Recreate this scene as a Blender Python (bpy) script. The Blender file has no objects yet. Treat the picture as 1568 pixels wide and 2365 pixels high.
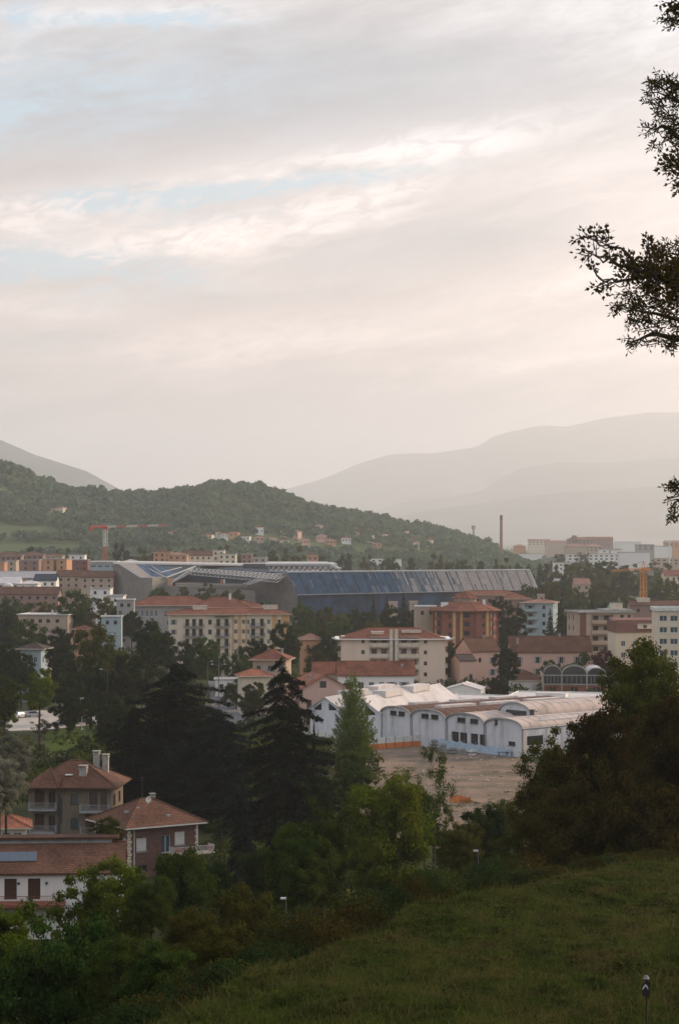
import bpy, math, random
import numpy as np
from mathutils import Vector, Matrix
R = math.radians
rng = np.random.default_rng(7); random.seed(7)
S = bpy.context.scene
COL = S.collection
EYE = 44.0            # eye height above the plain
F = 4900.0; HZ = 1237.0; CX = 784.0   # survey constants: pixels per unit slope, horizon row, centre column
def W(px, py, d): return Vector(((px-CX)/F*d, d, EYE-(py-HZ)/F*d))
def gx(px, d): return (px-CX)/F*d
def zz(py, d): return EYE-(py-HZ)/F*d

# ------------------------------------------------------------ camera
cd = bpy.data.cameras.new('camera'); cam = bpy.data.objects.new('camera', cd); COL.objects.link(cam)
cam.location = (0, 0, EYE); cam.rotation_euler = (R(90), 0, 0)
cd.sensor_fit = 'AUTO'; cd.sensor_width = 36; cd.lens = 36*F/2365; cd.shift_y = (HZ-1182.5)/2365
cd.clip_start = .2; cd.clip_end = 80000
S.camera = cam
S.view_settings.view_transform = 'Standard'; S.view_settings.look = 'None'
S.view_settings.exposure = .16; S.view_settings.gamma = 1
S.cycles.max_bounces = 10; S.cycles.diffuse_bounces = 3; S.cycles.volume_bounces = 8
S.cycles.transparent_max_bounces = 4; S.cycles.use_denoising = True
S.cycles.caustics_reflective = False; S.cycles.caustics_refractive = False

# ------------------------------------------------------------ sun
SUN_AZ, SUN_EL = R(58), R(19)      # azimuth to the right of the view, low and veiled
ld = bpy.data.lights.new('sun', 'SUN'); sun = bpy.data.objects.new('sun', ld); COL.objects.link(sun)
ld.energy = 4.6; ld.angle = R(9); ld.color = (1, .76, .53)
sd = Vector((math.sin(SUN_AZ)*math.cos(SUN_EL), math.cos(SUN_AZ)*math.cos(SUN_EL), math.sin(SUN_EL)))
sun.rotation_euler = sd.to_track_quat('Z', 'Y').to_euler()
sun.location = (200, 0, 300)

# ------------------------------------------------------------ world
wd = bpy.data.worlds.new('World'); S.world = wd; wd.use_nodes = True
nt = wd.node_tree; N = nt.nodes; Lk = nt.links; N.clear()
class G:   # tiny expression helper for scalar shader maths
    def __init__(s, t): s.t = t
    def m(s, op, a, b=0.0, c=None):
        n = s.t.nodes.new('ShaderNodeMath'); n.operation = op
        for i, v in enumerate((a, b) if c is None else (a, b, c)):
            if isinstance(v, (int, float)): n.inputs[i].default_value = v
            else: s.t.links.new(v, n.inputs[i])
        return n.outputs[0]
    def mix(s, f, a, b):
        n = s.t.nodes.new('ShaderNodeMix'); n.data_type = 'RGBA'
        for k, v in ((0, f), (6, a), (7, b)):
            if isinstance(v, (int, float)): n.inputs[k].default_value = v
            elif isinstance(v, tuple): n.inputs[k].default_value = (*v, 1)
            else: s.t.links.new(v, n.inputs[k])
        return n.outputs[2]
    def noise(s, vec, scale, detail=4, rough=.55, dist=0):
        n = s.t.nodes.new('ShaderNodeTexNoise'); n.inputs['Scale'].default_value = scale
        n.inputs['Detail'].default_value = detail; n.inputs['Roughness'].default_value = rough
        n.inputs['Distortion'].default_value = dist
        if vec is not None: s.t.links.new(vec, n.inputs['Vector'])
        return n.outputs[0]
    def comb(s, x, y, z=0.0):
        n = s.t.nodes.new('ShaderNodeCombineXYZ')
        for i, v in enumerate((x, y, z)):
            if isinstance(v, (int, float)): n.inputs[i].default_value = v
            else: s.t.links.new(v, n.inputs[i])
        return n.outputs[0]
    def ramp(s, v, lo, hi):
        n = s.t.nodes.new('ShaderNodeMapRange'); n.interpolation_type = 'SMOOTHSTEP'
        s.t.links.new(v, n.inputs[0]); n.inputs[1].default_value = lo; n.inputs[2].default_value = hi
        return n.outputs[0]
g = G(nt)
tc = N.new('ShaderNodeTexCoord'); sx = N.new('ShaderNodeSeparateXYZ'); Lk.new(tc.outputs['Generated'], sx.inputs[0])
dx, dy, dz = sx.outputs
az = g.m('ARCTAN2', dx, dy)
hr = g.m('SQRT', g.m('ADD', g.m('MULTIPLY', dx, dx), g.m('MULTIPLY', dy, dy)))
el = g.m('MINIMUM', g.m('DIVIDE', dz, g.m('MAXIMUM', hr, .05)), 6.0)
cl = g.m('MAXIMUM', el, 0.0)
# streaky cloud coordinates: sheets seen at a low angle, rising slightly to the right
wv = g.m('SUBTRACT', cl, g.m('MULTIPLY', az, .17))
P1 = g.comb(g.m('MULTIPLY', az, 7.0), g.m('MULTIPLY', wv, 34.0), 3.1)
n1 = g.noise(P1, 1.0, 7, .58, .35)
P2 = g.comb(g.m('MULTIPLY', az, 24.0), g.m('MULTIPLY', wv, 85.0), 7.7)
n2 = g.noise(P2, 1.0, 6, .6, .5)
P3 = g.comb(g.m('MULTIPLY', az, 3.0), g.m('MULTIPLY', cl, 9.0), 1.3)
n3 = g.noise(P3, 1.0, 3, .5, .2)
wa = g.m('ADD', az, g.m('MULTIPLY', g.m('SUBTRACT', n1, .5), .06))
we = g.m('ADD', cl, g.m('MULTIPLY', g.m('ADD', g.m('SUBTRACT', n1, .5), g.m('MULTIPLY', g.m('SUBTRACT', n2, .5), .6)), .028))
def blob(X, Y, sxp, syp, tilt):
    a = g.m('SUBTRACT', wa, (X-CX)/F)
    e = g.m('SUBTRACT', g.m('SUBTRACT', we, (HZ-Y)/F), g.m('MULTIPLY', a, tilt))
    a = g.m('DIVIDE', a, sxp/F); e = g.m('DIVIDE', e, syp/F)
    q = g.m('ADD', g.m('MULTIPLY', a, a), g.m('MULTIPLY', e, e))
    return g.m('EXPONENT', g.m('MULTIPLY', q, -1.0))
def total(lst):
    o = None
    for w_, b in lst:
        t_ = g.m('MULTIPLY', b, w_); o = t_ if o is None else g.m('ADD', o, t_)
    return o
blue = total([(1.15, blob(270, 470, 190, 34, .06)), (1.2, blob(640, 430, 280, 22, .12)), (1.1, blob(90, 615, 260, 52, .0)), (.9, blob(330, 50, 190, 24, .0)), (.4, blob(380, 640, 160, 40, 0)),
              (.8, blob(70, 40, 60, 40, 0)), (.75, blob(-40, 250, 560, 95, .10)), (.3, blob(480, 510, 150, 14, .1)), (.25, blob(60, 800, 160, 20, 0))])
grey = total([(1.0, blob(350, 230, 760, 115, .10)), (.55, blob(1000, 560, 420, 80, .10)), (.35, blob(1150, 200, 400, 120, .1)), (.3, blob(500, 690, 400, 26, .04)), (.3, blob(100, 790, 160, 22, .02)), (.45, blob(784, 1020, 900, 120, .0))])
white = total([(1.0, blob(480, 545, 330, 34, .10)), (1.0, blob(820, 470, 190, 38, .2)), (.8, blob(90, 500, 280, 40, .10)), (.9, blob(1050, 330, 260, 48, .12)), (.6, blob(330, 30, 330, 26, .05)),
               (.3, blob(60, 130, 200, 70, .1)), (.5, blob(650, 380, 380, 24, .18)), (.4, blob(100, 710, 300, 22, .02)), (.5, blob(700, 780, 500, 40, .03)), (.7, blob(1450, 640, 300, 40, .12)),
               (.5, blob(1300, 830, 420, 22, .08)), (.5, blob(1560, 60, 420, 140, .1))])
gl = total([(1.0, blob(1900, 620, 800, 700, 0))])
puff = g.noise(g.comb(g.m('MULTIPLY', az, 60.0), g.m('MULTIPLY', wv, 150.0), 2.2), 1.0, 8, .62, .8)
white = g.m('MULTIPLY', white, g.m('ADD', .55, g.m('MULTIPLY', g.ramp(puff, .36, .6), .75)))
streak = g.m('SUBTRACT', g.ramp(n1, .25, .75), .5)
fine = g.m('SUBTRACT', g.ramp(n2, .2, .8), .5)
V = g.m('ADD', .90, g.m('MULTIPLY', white, .55))
V = g.m('SUBTRACT', V, g.m('MULTIPLY', grey, .30))
V = g.m('ADD', V, g.m('MULTIPLY', gl, .26))
V = g.m('ADD', V, g.m('MULTIPLY', streak, .30))
V = g.m('ADD', V, g.m('MULTIPLY', fine, g.m('ADD', .20, g.m('MULTIPLY', blue, .35))))
V = g.m('ADD', V, g.m('MULTIPLY', g.m('SUBTRACT', n3, .5), .25))
lowf = g.ramp(cl, 0.0, .10); hif = g.ramp(cl, .10, .24)
base = g.mix(lowf, (.79, .61, .56), (.84, .70, .635))
base = g.mix(hif, base, (.66, .64, .65))
zen = g.ramp(cl, .3, 2.0)
base = g.mix(zen, base, (.72, .83, 1.0))
behind = g.ramp(dy, .2, -.6)
base = g.mix(behind, base, (.86, .87, .92))
gm = N.new('ShaderNodeVectorMath'); gm.operation = 'SCALE'; Lk.new(base, gm.inputs[0]); Lk.new(V, gm.inputs[3])
bf = g.m('MINIMUM', g.m('MULTIPLY', blue, g.m('ADD', .85, g.m('MULTIPLY', fine, 1.5))), .92)
bf = g.m('MAXIMUM', g.m('MULTIPLY', bf, g.m('SUBTRACT', 1.25, g.m('MULTIPLY', g.ramp(puff, .4, .68), .9))), 0.0)
bf = g.m('MINIMUM', bf, .82)
gtint = g.mix(g.m('MINIMUM', g.m('MULTIPLY', grey, .75), .8), gm.outputs[0], (.44, .485, .55))
sky_ = N.new('ShaderNodeTexSky'); sky_.sky_type = 'NISHITA'; sky_.sun_disc = False
sky_.sun_elevation = SUN_EL; sky_.sun_rotation = SUN_AZ; sky_.dust_density = 4; sky_.air_density = 1.2
sk = N.new('ShaderNodeVectorMath'); sk.operation = 'SCALE'; Lk.new(sky_.outputs[0], sk.inputs[0]); sk.inputs[3].default_value = .06
pale = N.new('ShaderNodeVectorMath'); pale.operation = 'ADD'; Lk.new(sk.outputs[0], pale.inputs[0]); pale.inputs[1].default_value = (.29, .45, .57)
fin = g.mix(bf, gtint, pale.outputs[0])
below = g.ramp(dz, -.05, .0)
fin = g.mix(below, (.25, .24, .23), fin)
bg = N.new('ShaderNodeBackground'); Lk.new(fin, bg.inputs[0]); bg.inputs[1].default_value = 1.0
ow = N.new('ShaderNodeOutputWorld'); Lk.new(bg.outputs[0], ow.inputs[0])
SKY_BG = bg

# ------------------------------------------------------------ materials
MATS = {}
def mat(name, col, rough=.8, var=.15, scale=1.0, col2=None, bump=0.0, metal=0.0, emis=None, spec=.3):
    if name in MATS: return MATS[name]
    m = bpy.data.materials.new(name); m.use_nodes = True; t = m.node_tree; q = G(t)
    b = t.nodes['Principled BSDF']; b.inputs['Roughness'].default_value = rough; b.inputs['Metallic'].default_value = metal
    b.inputs['Specular IOR Level'].default_value = spec
    c = t.nodes.new('ShaderNodeTexCoord').outputs['Object']
    n = q.noise(c, scale, 5, .6)
    if col2 is None: col2 = tuple(v*(1-var*1.6) for v in col); hi = tuple(min(1, v*(1+var*.6)) for v in col)
    else: hi = col
    t.links.new(q.mix(q.ramp(n, .3, .7), col2, hi), b.inputs['Base Color'])
    if bump:
        bn = t.nodes.new('ShaderNodeBump'); bn.inputs['Strength'].default_value = bump; bn.inputs['Distance'].default_value = .1
        t.links.new(n, bn.inputs['Height']); t.links.new(bn.outputs[0], b.inputs['Normal'])
    MATS[name] = m; return m
def wallmat(name, col, stain=.3, scale=.5):
    m = bpy.data.materials.new(name); m.use_nodes = True; t = m.node_tree; q = G(t); b = t.nodes['Principled BSDF']
    b.inputs['Roughness'].default_value = .9; b.inputs['Specular IOR Level'].default_value = .2
    c = t.nodes.new('ShaderNodeTexCoord').outputs['Object']
    mp = t.nodes.new('ShaderNodeMapping'); mp.inputs['Scale'].default_value = (1, 1, .25); t.links.new(c, mp.inputs[0])
    n = q.noise(mp.outputs[0], scale, 6, .65); n_ = q.noise(c, scale*9, 3, .6)
    f = q.m('ADD', q.m('MULTIPLY', q.ramp(n, .42, .78), stain), q.m('MULTIPLY', n_, .12))
    t.links.new(q.mix(f, col, tuple(v*.45 for v in col)), b.inputs['Base Color'])
    MATS[name] = m; return m
def tilemat(name, col, row=.16):
    m = bpy.data.materials.new(name); m.use_nodes = True; t = m.node_tree; q = G(t); b = t.nodes['Principled BSDF']
    b.inputs['Roughness'].default_value = .85; b.inputs['Specular IOR Level'].default_value = .2
    c = t.nodes.new('ShaderNodeTexCoord').outputs['Object']; s = t.nodes.new('ShaderNodeSeparateXYZ'); t.links.new(c, s.inputs[0])
    r_ = q.m('DIVIDE', s.outputs[2], row); fr = q.m('FRACT', r_); fl = q.m('FLOOR', r_)
    hx = q.m('FLOOR', q.m('MULTIPLY', s.outputs[0], 4.0)); hy = q.m('FLOOR', q.m('MULTIPLY', s.outputs[1], 4.0))
    wn = t.nodes.new('ShaderNodeTexWhiteNoise'); t.links.new(q.comb(hx, hy, fl), wn.inputs[0])
    n = q.noise(c, .35, 5, .6)
    k = q.m('ADD', q.m('MULTIPLY', wn.outputs[0], .5), q.m('MULTIPLY', q.ramp(n, .3, .7), .45))
    dark = tuple(v*.35 for v in col); lite = (min(1, col[0]*1.35), min(1, col[1]*1.4), min(1, col[2]*1.45))
    cc = q.mix(k, dark, lite)
    cc = q.mix(q.m('MULTIPLY', q.ramp(fr, .45, .0), .9), cc, tuple(v*.3 for v in col))
    t.links.new(cc, b.inputs['Base Color'])
    bn = t.nodes.new('ShaderNodeBump'); bn.inputs['Strength'].default_value = .5; bn.inputs['Distance'].default_value = .06
    t.links.new(fr, bn.inputs['Height']); t.links.new(bn.outputs[0], b.inputs['Normal'])
    MATS[name] = m; return m
def brickmat(name, col, mortar, sc=1.0):
    m = bpy.data.materials.new(name); m.use_nodes = True; t = m.node_tree; q = G(t); b = t.nodes['Principled BSDF']
    b.inputs['Roughness'].default_value = .9
    c = t.nodes.new('ShaderNodeTexCoord').outputs['Object']; s = t.nodes.new('ShaderNodeSeparateXYZ'); t.links.new(c, s.inputs[0])
    v = q.comb(q.m('ADD', s.outputs[0], s.outputs[1]), s.outputs[2], 0.0)
    br = t.nodes.new('ShaderNodeTexBrick'); t.links.new(v, br.inputs['Vector']); br.inputs['Scale'].default_value = sc
    br.inputs['Color1'].default_value = (*col, 1); br.inputs['Color2'].default_value = (*[x*.6 for x in col], 1); br.inputs['Mortar'].default_value = (*mortar, 1)
    br.inputs['Mortar Size'].default_value = .012; br.inputs['Brick Width'].default_value = .5; br.inputs['Row Height'].default_value = .16
    n = q.noise(c, .8, 5, .6)
    t.links.new(q.mix(q.m('MULTIPLY', q.ramp(n, .35, .75), .35), br.outputs[0], tuple(v_*.4 for v_ in col)), b.inputs['Base Color'])
    MATS[name] = m; return m
def leafmat(name, c1, c2, c3=None, amt3=.0, nscale=.25, transl=.35):
    m = bpy.data.materials.new(name); m.use_nodes = True; t = m.node_tree; q = G(t)
    for n_ in list(t.nodes): t.nodes.remove(n_)
    ge = t.nodes.new('ShaderNodeNewGeometry'); rp = ge.outputs['Random Per Island']
    oi = t.nodes.new('ShaderNodeObjectInfo')
    c = ge.outputs['Position']
    n = q.noise(c, nscale, 3, .6)
    f = q.m('ADD', q.m('MULTIPLY', rp, .55), q.m('MULTIPLY', q.ramp(n, .32, .68), .5))
    cc = q.mix(f, c1, c2)
    if c3:
        n3_ = q.noise(c, nscale*.6, 3, .7)
        k = q.m('MULTIPLY', q.ramp(q.m('ADD', n3_, q.m('MULTIPLY', rp, .25)), .55, .78), amt3)
        cc = q.mix(k, cc, c3)
    hs = t.nodes.new('ShaderNodeHueSaturation'); t.links.new(cc, hs.inputs['Color'])
    t.links.new(q.m('ADD', .485, q.m('MULTIPLY', oi.outputs['Random'], .03)), hs.inputs['Hue'])
    t.links.new(q.m('ADD', .8, q.m('MULTIPLY', oi.outputs['Random'], .4)), hs.inputs['Value'])
    df = t.nodes.new('ShaderNodeBsdfDiffuse'); t.links.new(hs.outputs[0], df.inputs[0])
    tr = t.nodes.new('ShaderNodeBsdfTranslucent'); t.links.new(hs.outputs[0], tr.inputs[0])
    mx = t.nodes.new('ShaderNodeMixShader'); mx.inputs[0].default_value = transl
    t.links.new(df.outputs[0], mx.inputs[1]); t.links.new(tr.outputs[0], mx.inputs[2])
    o = t.nodes.new('ShaderNodeOutputMaterial'); t.links.new(mx.outputs[0], o.inputs[0])
    MATS[name] = m; return m

leafmat('leaf_green', (.012, .030, .006), (.050, .088, .016), (.11, .105, .018), .5)
leafmat('leaf_dark', (.008, .017, .006), (.026, .044, .013), (.055, .055, .014), .35)
leafmat('leaf_bright', (.035, .068, .006), (.120, .175, .018), (.16, .15, .018), .4)
leafmat('leaf_olive', (.028, .036, .008), (.080, .090, .016), (.12, .095, .018), .4)
leafmat('leaf_autumn', (.045, .030, .010), (.095, .060, .016), (.15, .060, .014), .9)
leafmat('leaf_brown', (.018, .018, .006), (.050, .046, .011), (.085, .048, .010), .55)
leafmat('leaf_blue', (.006, .013, .012), (.019, .033, .028), None, 0)
leafmat('leaf_cedar', (.004, .009, .006), (.013, .022, .012), None, 0)
leafmat('leaf_silver', (.10, .11, .08), (.26, .26, .20), (.22, .22, .14), .4)
leafmat('leaf_red', (.07, .018, .014), (.13, .035, .025), None, 0)
leafmat('leaf_black', (.012, .011, .004), (.035, .030, .009), (.08, .045, .010), .5, 2.0, .45)
leafmat('leaf_ash', (.012, .016, .005), (.035, .040, .010), (.09, .065, .010), .6, 2.0, .4)
leafmat('leaf_far_hazed', (.034, .074, .056), (.100, .158, .092), (.17, .17, .09), .4, .02)  # blue of the haze and sunlit brightness put into the leaf colour
leafmat('grass_blades', (.008, .014, .004), (.078, .105, .020), (.105, .080, .032), .65, .7)
mat('bark', (.05, .038, .028), .95, .3, 3)
mat('glass', (.025, .03, .035), .15, .2, 2, spec=.6)
mat('glass_blue', (.05, .09, .12), .12, .2, 2, spec=.6)
mat('white_paint', (.62, .62, .60), .7, .12, 1.2)
mat('grey_paint', (.30, .31, .32), .7, .15, 1.2)
mat('dark_metal', (.06, .06, .065), .5, .2, 4)
mat('lamp_grey', (.17, .17, .17), .6, .1, 3)
mat('steel', (.40, .41, .42), .5, .1, 3)
mat('brown_wood', (.075, .035, .022), .7, .25, 4)
mat('green_wood', (.03, .07, .06), .7, .25, 4)
mat('concrete', (.34, .33, .31), .9, .2, 1)
mat('cream_trim', (.60, .52, .42), .85, .1, 1)
mat('rust', (.16, .065, .035), .9, .3, 2)
mat('orange_paint', (.62, .20, .06), .6, .15, 2)
mat('crane_red', (.48, .06, .04), .6, .15, 2)
mat('crane_yellow', (.62, .26, .07), .6, .15, 2)
mat('solar', (.03, .05, .085), .2, .1, 2, spec=.7)
mat('blue_tarp', (.42, .55, .68), .5, .15, 2)
mat('asphalt', (.13, .13, .135), .95, .15, .6)
mat('pavement_pale', (.42, .38, .34), .95, .15, .6)
wallmat('w_beige', (.70, .56, .45), .15); wallmat('w_cream', (.64, .56, .44), .25); wallmat('w_white', (.72, .71, .69), .15)
wallmat('w_factory', (.62, .64, .68), .75, .45); wallmat('w_ochre', (.55, .34, .16), .2); wallmat('w_pink', (.60, .40, .33), .25)
wallmat('w_orange', (.50, .27, .16), .2); wallmat('w_grey', (.33, .32, .31), .3); wallmat('w_stone', (.17, .145, .11), .6, 1.8)
wallmat('w_paleblue', (.33, .40, .43), .4); wallmat('w_tan', (.42, .33, .26), .3); wallmat('w_rose', (.27, .17, .145), .3)
wallmat('w_darkred', (.18, .085, .07), .3)
wallmat('r_white', (.58, .54, .53), .6, .35); wallmat('r_grey', (.40, .38, .38), .4, .3); wallmat('r_pinkwhite', (.52, .42, .37), .7, .35)
tilemat('t_red', (.235, .085, .050)); tilemat('t_orange', (.36, .13, .075)); tilemat('t_brown', (.145, .066, .040)); tilemat('t_dark', (.085, .06, .05)); tilemat('t_pale', (.33, .17, .125))
brickmat('b_brown', (.135, .062, .048), (.17, .14, .12)); brickmat('b_red', (.30, .085, .050), (.25, .15, .12))
brickmat('stone_wall', (.26, .22, .17), (.12, .105, .085), 1.4)
MT = MATS

# ------------------------------------------------------------ mesh helpers
class MB:
    def __init__(s): s.v = []; s.f = []; s.m = []
    def add(s, vs, fs, mi=0, M=None):
        o = len(s.v)
        s.v += [tuple(M @ Vector(v)) if M is not None else tuple(v) for v in vs]
        s.f += [tuple(i+o for i in f) for f in fs]; s.m += [mi]*len(fs); return s
    def quad(s, a, b, c, d, mi=0): return s.add([a, b, c, d], [(0, 1, 2, 3)], mi)
    def poly(s, pts, mi=0): return s.add(pts, [tuple(range(len(pts)))], mi)
    def box(s, x0, x1, y0, y1, z0, z1, mi=0, M=None):
        v = [(x0, y0, z0), (x1, y0, z0), (x1, y1, z0), (x0, y1, z0), (x0, y0, z1), (x1, y0, z1), (x1, y1, z1), (x0, y1, z1)]
        return s.add(v, [(0, 3, 2, 1), (4, 5, 6, 7), (0, 1, 5, 4), (1, 2, 6, 5), (2, 3, 7, 6), (3, 0, 4, 7)], mi, M)
    def bar(s, a, b, r, mi=0, k=4, r2=None):
        a = Vector(a); b = Vector(b); t = (b-a)
        if t.length < 1e-6: return s
        t.normalize(); u = t.orthogonal().normalized(); w = t.cross(u); r2 = r if r2 is None else r2
        vs = []
        for p, rr in ((a, r), (b, r2)):
            for i in range(k):
                an = 2*math.pi*(i+.5)/k; vs.append(p+u*math.cos(an)*rr+w*math.sin(an)*rr)
        fs = [(i, (i+1) % k, k+(i+1) % k, k+i) for i in range(k)]+[tuple(range(k))[::-1], tuple(range(k, 2*k))]
        return s.add(vs, fs, mi)
    def tube(s, pts, rs, mi=0, k=6):
        for i in range(len(pts)-1): s.bar(pts[i], pts[i+1], rs[i], mi, k, rs[i+1])
        return s
    def prism(s, pts, off, mi=0):      # pts: list of 3D points of a flat outline, off: extrusion vector
        n = len(pts); off = Vector(off); p2 = [Vector(p)+off for p in pts]
        return s.add([Vector(p) for p in pts]+p2, [tuple(range(n)), tuple(range(n, 2*n))[::-1]]+[(i, n+i, n+(i+1) % n, (i+1) % n) for i in range(n)], mi)
    def build(s, name, mats, parent=None, loc=None, rz=0, smooth=False):
        me = bpy.data.meshes.new(name); me.from_pydata([tuple(v) for v in s.v], [], s.f)
        mats = mats if isinstance(mats, (list, tuple)) else [mats]
        for m_ in mats: me.materials.append(MT[m_] if isinstance(m_, str) else m_)
        me.polygons.foreach_set('material_index', s.m)
        if smooth: me.polygons.foreach_set('use_smooth', [True]*len(s.f))
        me.update()
        return link(name, me, parent, loc, rz)
def link(name, me, parent=None, loc=None, rz=0, rot=None, scale=None):
    o = bpy.data.objects.new(name, me); COL.objects.link(o)
    if parent: o.parent = parent
    if loc is not None: o.location = loc
    o.rotation_euler = rot if rot else (0, 0, rz)
    if scale is not None: o.scale = scale
    return o
def tag(o, label=None, cat=None, group=None, kind=None):
    if label: o['label'] = label
    if cat: o['category'] = cat
    if group: o['group'] = group
    if kind: o['kind'] = kind
    return o
def thing(name, label, cat, loc, rz=0, group=None):
    o = link(name, None, None, loc, rz); o.empty_display_size = .5
    return tag(o, label, cat, group)
def npmesh(name, v, nper, mats, f=None):
    """v (N,3) float; faces are consecutive runs of nper vertices unless f given"""
    me = bpy.data.meshes.new(name); v = np.ascontiguousarray(v, dtype=np.float32)
    me.vertices.add(len(v)); me.vertices.foreach_set('co', v.ravel())
    idx = np.arange(len(v), dtype=np.int32) if f is None else np.ascontiguousarray(f, dtype=np.int32).ravel()
    me.loops.add(len(idx)); me.loops.foreach_set('vertex_index', idx)
    nf = len(idx)//nper; me.polygons.add(nf)
    me.polygons.foreach_set('loop_start', np.arange(0, len(idx), nper, dtype=np.int32))
    me.polygons.foreach_set('loop_total', np.full(nf, nper, dtype=np.int32))
    for m_ in (mats if isinstance(mats, (list, tuple)) else [mats]): me.materials.append(MT[m_])
    me.update(calc_edges=True); return me
def cards(c, nrm, size, asp=1.0, r=None):
    """diamond leaf cards at centres c (N,3), facing nrm (N,3)"""
    r = r or rng; n = len(c)
    nrm = nrm/np.maximum(np.linalg.norm(nrm, axis=1, keepdims=True), 1e-6)
    t = r.normal(size=(n, 3)); t -= nrm*np.sum(t*nrm, axis=1, keepdims=True); t /= np.maximum(np.linalg.norm(t, axis=1, keepdims=True), 1e-6)
    b = np.cross(nrm, t); s = (size*(.6+.8*r.random(n)))[:, None] if np.isscalar(size) else size[:, None]
    bend = nrm*s*.15
    q = np.stack([c+t*s, c+b*s*asp-bend, c-t*s, c-b*s*asp-bend], axis=1)
    return q.reshape(-1, 3)
def sphere_dirs(n, r=None):
    r = r or rng; d = r.normal(size=(n, 3)); return d/np.linalg.norm(d, axis=1, keepdims=True)

# ------------------------------------------------------------ ground shape
CR_X = [-900, 0, 200, 330, 380, 470, 560, 640, 770, 870, 1000, 1300, 1568, 1900, 2600]
CR_Y = [2700, 2510, 2430, 2378, 2352, 2304, 2256, 2221, 2180, 2141, 2082, 2020, 1972, 1940, 1910]
def sstep(t): t = np.clip(t, 0, 1); return t*t*(3-2*t)
def ground(x, y):
    x = np.asarray(x, float); y = np.asarray(y, float)
    d = np.hypot(x, y); yy = np.maximum(y, 1.0)
    X = CX+F*np.clip(np.where(y > 1, x/yy, np.sign(x)*1.0), -.6, .6)
    t = (np.interp(X, CR_X, CR_Y)-HZ)/F
    dc = 11.3/(t-.045)
    near = 42.3-.205*np.minimum(d, 60)
    m = near-.045*np.maximum(d-60, 0)
    zc = near.min() if False else (30-.045*(dc-60))
    over = np.maximum(d-dc, 0)
    drop = np.where(over > 0, .50*(np.sqrt(over**2+16)-4), 0)
    m = np.where(d < dc, m, zc-.045*over-drop)
    z = np.where(m > 4, m, 4*np.exp(np.clip((m-4)/4, -30, 0)))
    bump = .22*np.sin(x*.31+1)*np.sin(y*.23)+.10*np.sin(x*.9+y*.5)+.06*np.sin(x*1.7-y*1.3+2)
    fade = np.clip(z/20, 0, 1)
    z = z-.22+bump*fade
    # behind and beside the camera the hill goes on rising
    back = np.clip(-y/60, 0, 1)
    z = z+back*12
    z = np.where(d > 170, z*np.clip(1-(d-170)/60, 0, 1), z)
    z = np.where(y < 0, 42.3+back*12-.0*d, z)
    side = sstep((np.abs(x)/np.maximum(yy, 1)-.5)/.5)
    return z*(1-side)+side*np.maximum(z, 30.0*np.clip(1-(d-250)/600, 0, 1))
def gz(x, y): return float(ground(np.array([x]), np.array([y]))[0])
fine_a = np.arange(-14, 14.01, .2)
A = np.concatenate([np.linspace(-180, -15, 56), fine_a, np.linspace(15, 180, 56)[:-1]])
A = np.radians(A)
Rr = np.concatenate([[.5], np.geomspace(3, 40, 14), np.arange(42, 170, 1.6), np.geomspace(171, 28500, 56)])
aa, rr = np.meshgrid(A, Rr, indexing='ij')
gxx = np.sin(aa)*rr; gyy = np.cos(aa)*rr; gzz = ground(gxx, gyy)
gv = np.stack([gxx, gyy, gzz], -1).reshape(-1, 3); na, nr = len(A), len(Rr)
I, J = np.meshgrid(np.arange(na), np.arange(nr-1), indexing='ij'); I2 = (I+1) % na
gf = np.stack([I*nr+J, I2*nr+J, I2*nr+J+1, I*nr+J+1], -1).reshape(-1, 4)[:, ::-1]
def groundmat():
    m = bpy.data.materials.new('ground_soil'); m.use_nodes = True; t = m.node_tree; q = G(t); b = t.nodes['Principled BSDF']
    b.inputs['Roughness'].default_value = 1; b.inputs['Specular IOR Level'].default_value = .05
    c = t.nodes.new('ShaderNodeNewGeometry').outputs['Position']
    n = q.noise(c, .35, 6, .65); n2_ = q.noise(c, .012, 5, .6); n3_ = q.noise(c, 3.0, 4, .7)
    near_c = q.mix(q.ramp(n, .35, .65), (.028, .026, .010), (.024, .035, .009))
    near_c = q.mix(q.m('MULTIPLY', q.ramp(n3_, .4, .7), .5), near_c, (.05, .05, .018))
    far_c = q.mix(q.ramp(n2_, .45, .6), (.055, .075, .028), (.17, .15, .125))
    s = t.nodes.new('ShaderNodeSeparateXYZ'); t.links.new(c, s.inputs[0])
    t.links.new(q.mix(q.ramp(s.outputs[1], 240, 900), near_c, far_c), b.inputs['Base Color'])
    bn = t.nodes.new('ShaderNodeBump'); bn.inputs['Strength'].default_value = .6; bn.inputs['Distance'].default_value = .15
    t.links.new(n3_, bn.inputs['Height']); t.links.new(bn.outputs[0], b.inputs['Normal']); MATS['ground_soil'] = m
groundmat()
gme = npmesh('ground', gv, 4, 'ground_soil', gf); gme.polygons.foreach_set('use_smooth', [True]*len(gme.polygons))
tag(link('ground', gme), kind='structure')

def vnoise(x, y, s=0):
    o = 0; a = 1
    for k in range(5):
        f_ = 2**k
        o = o+a*np.sin(x*f_*1.3+s+k*1.7+1.5*np.sin(y*f_*.9+s*2+k))*np.sin(y*f_*1.1+s*1.3+k*2.1+1.2*np.sin(x*f_*.7+k)); a *= .5
    return o
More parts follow.
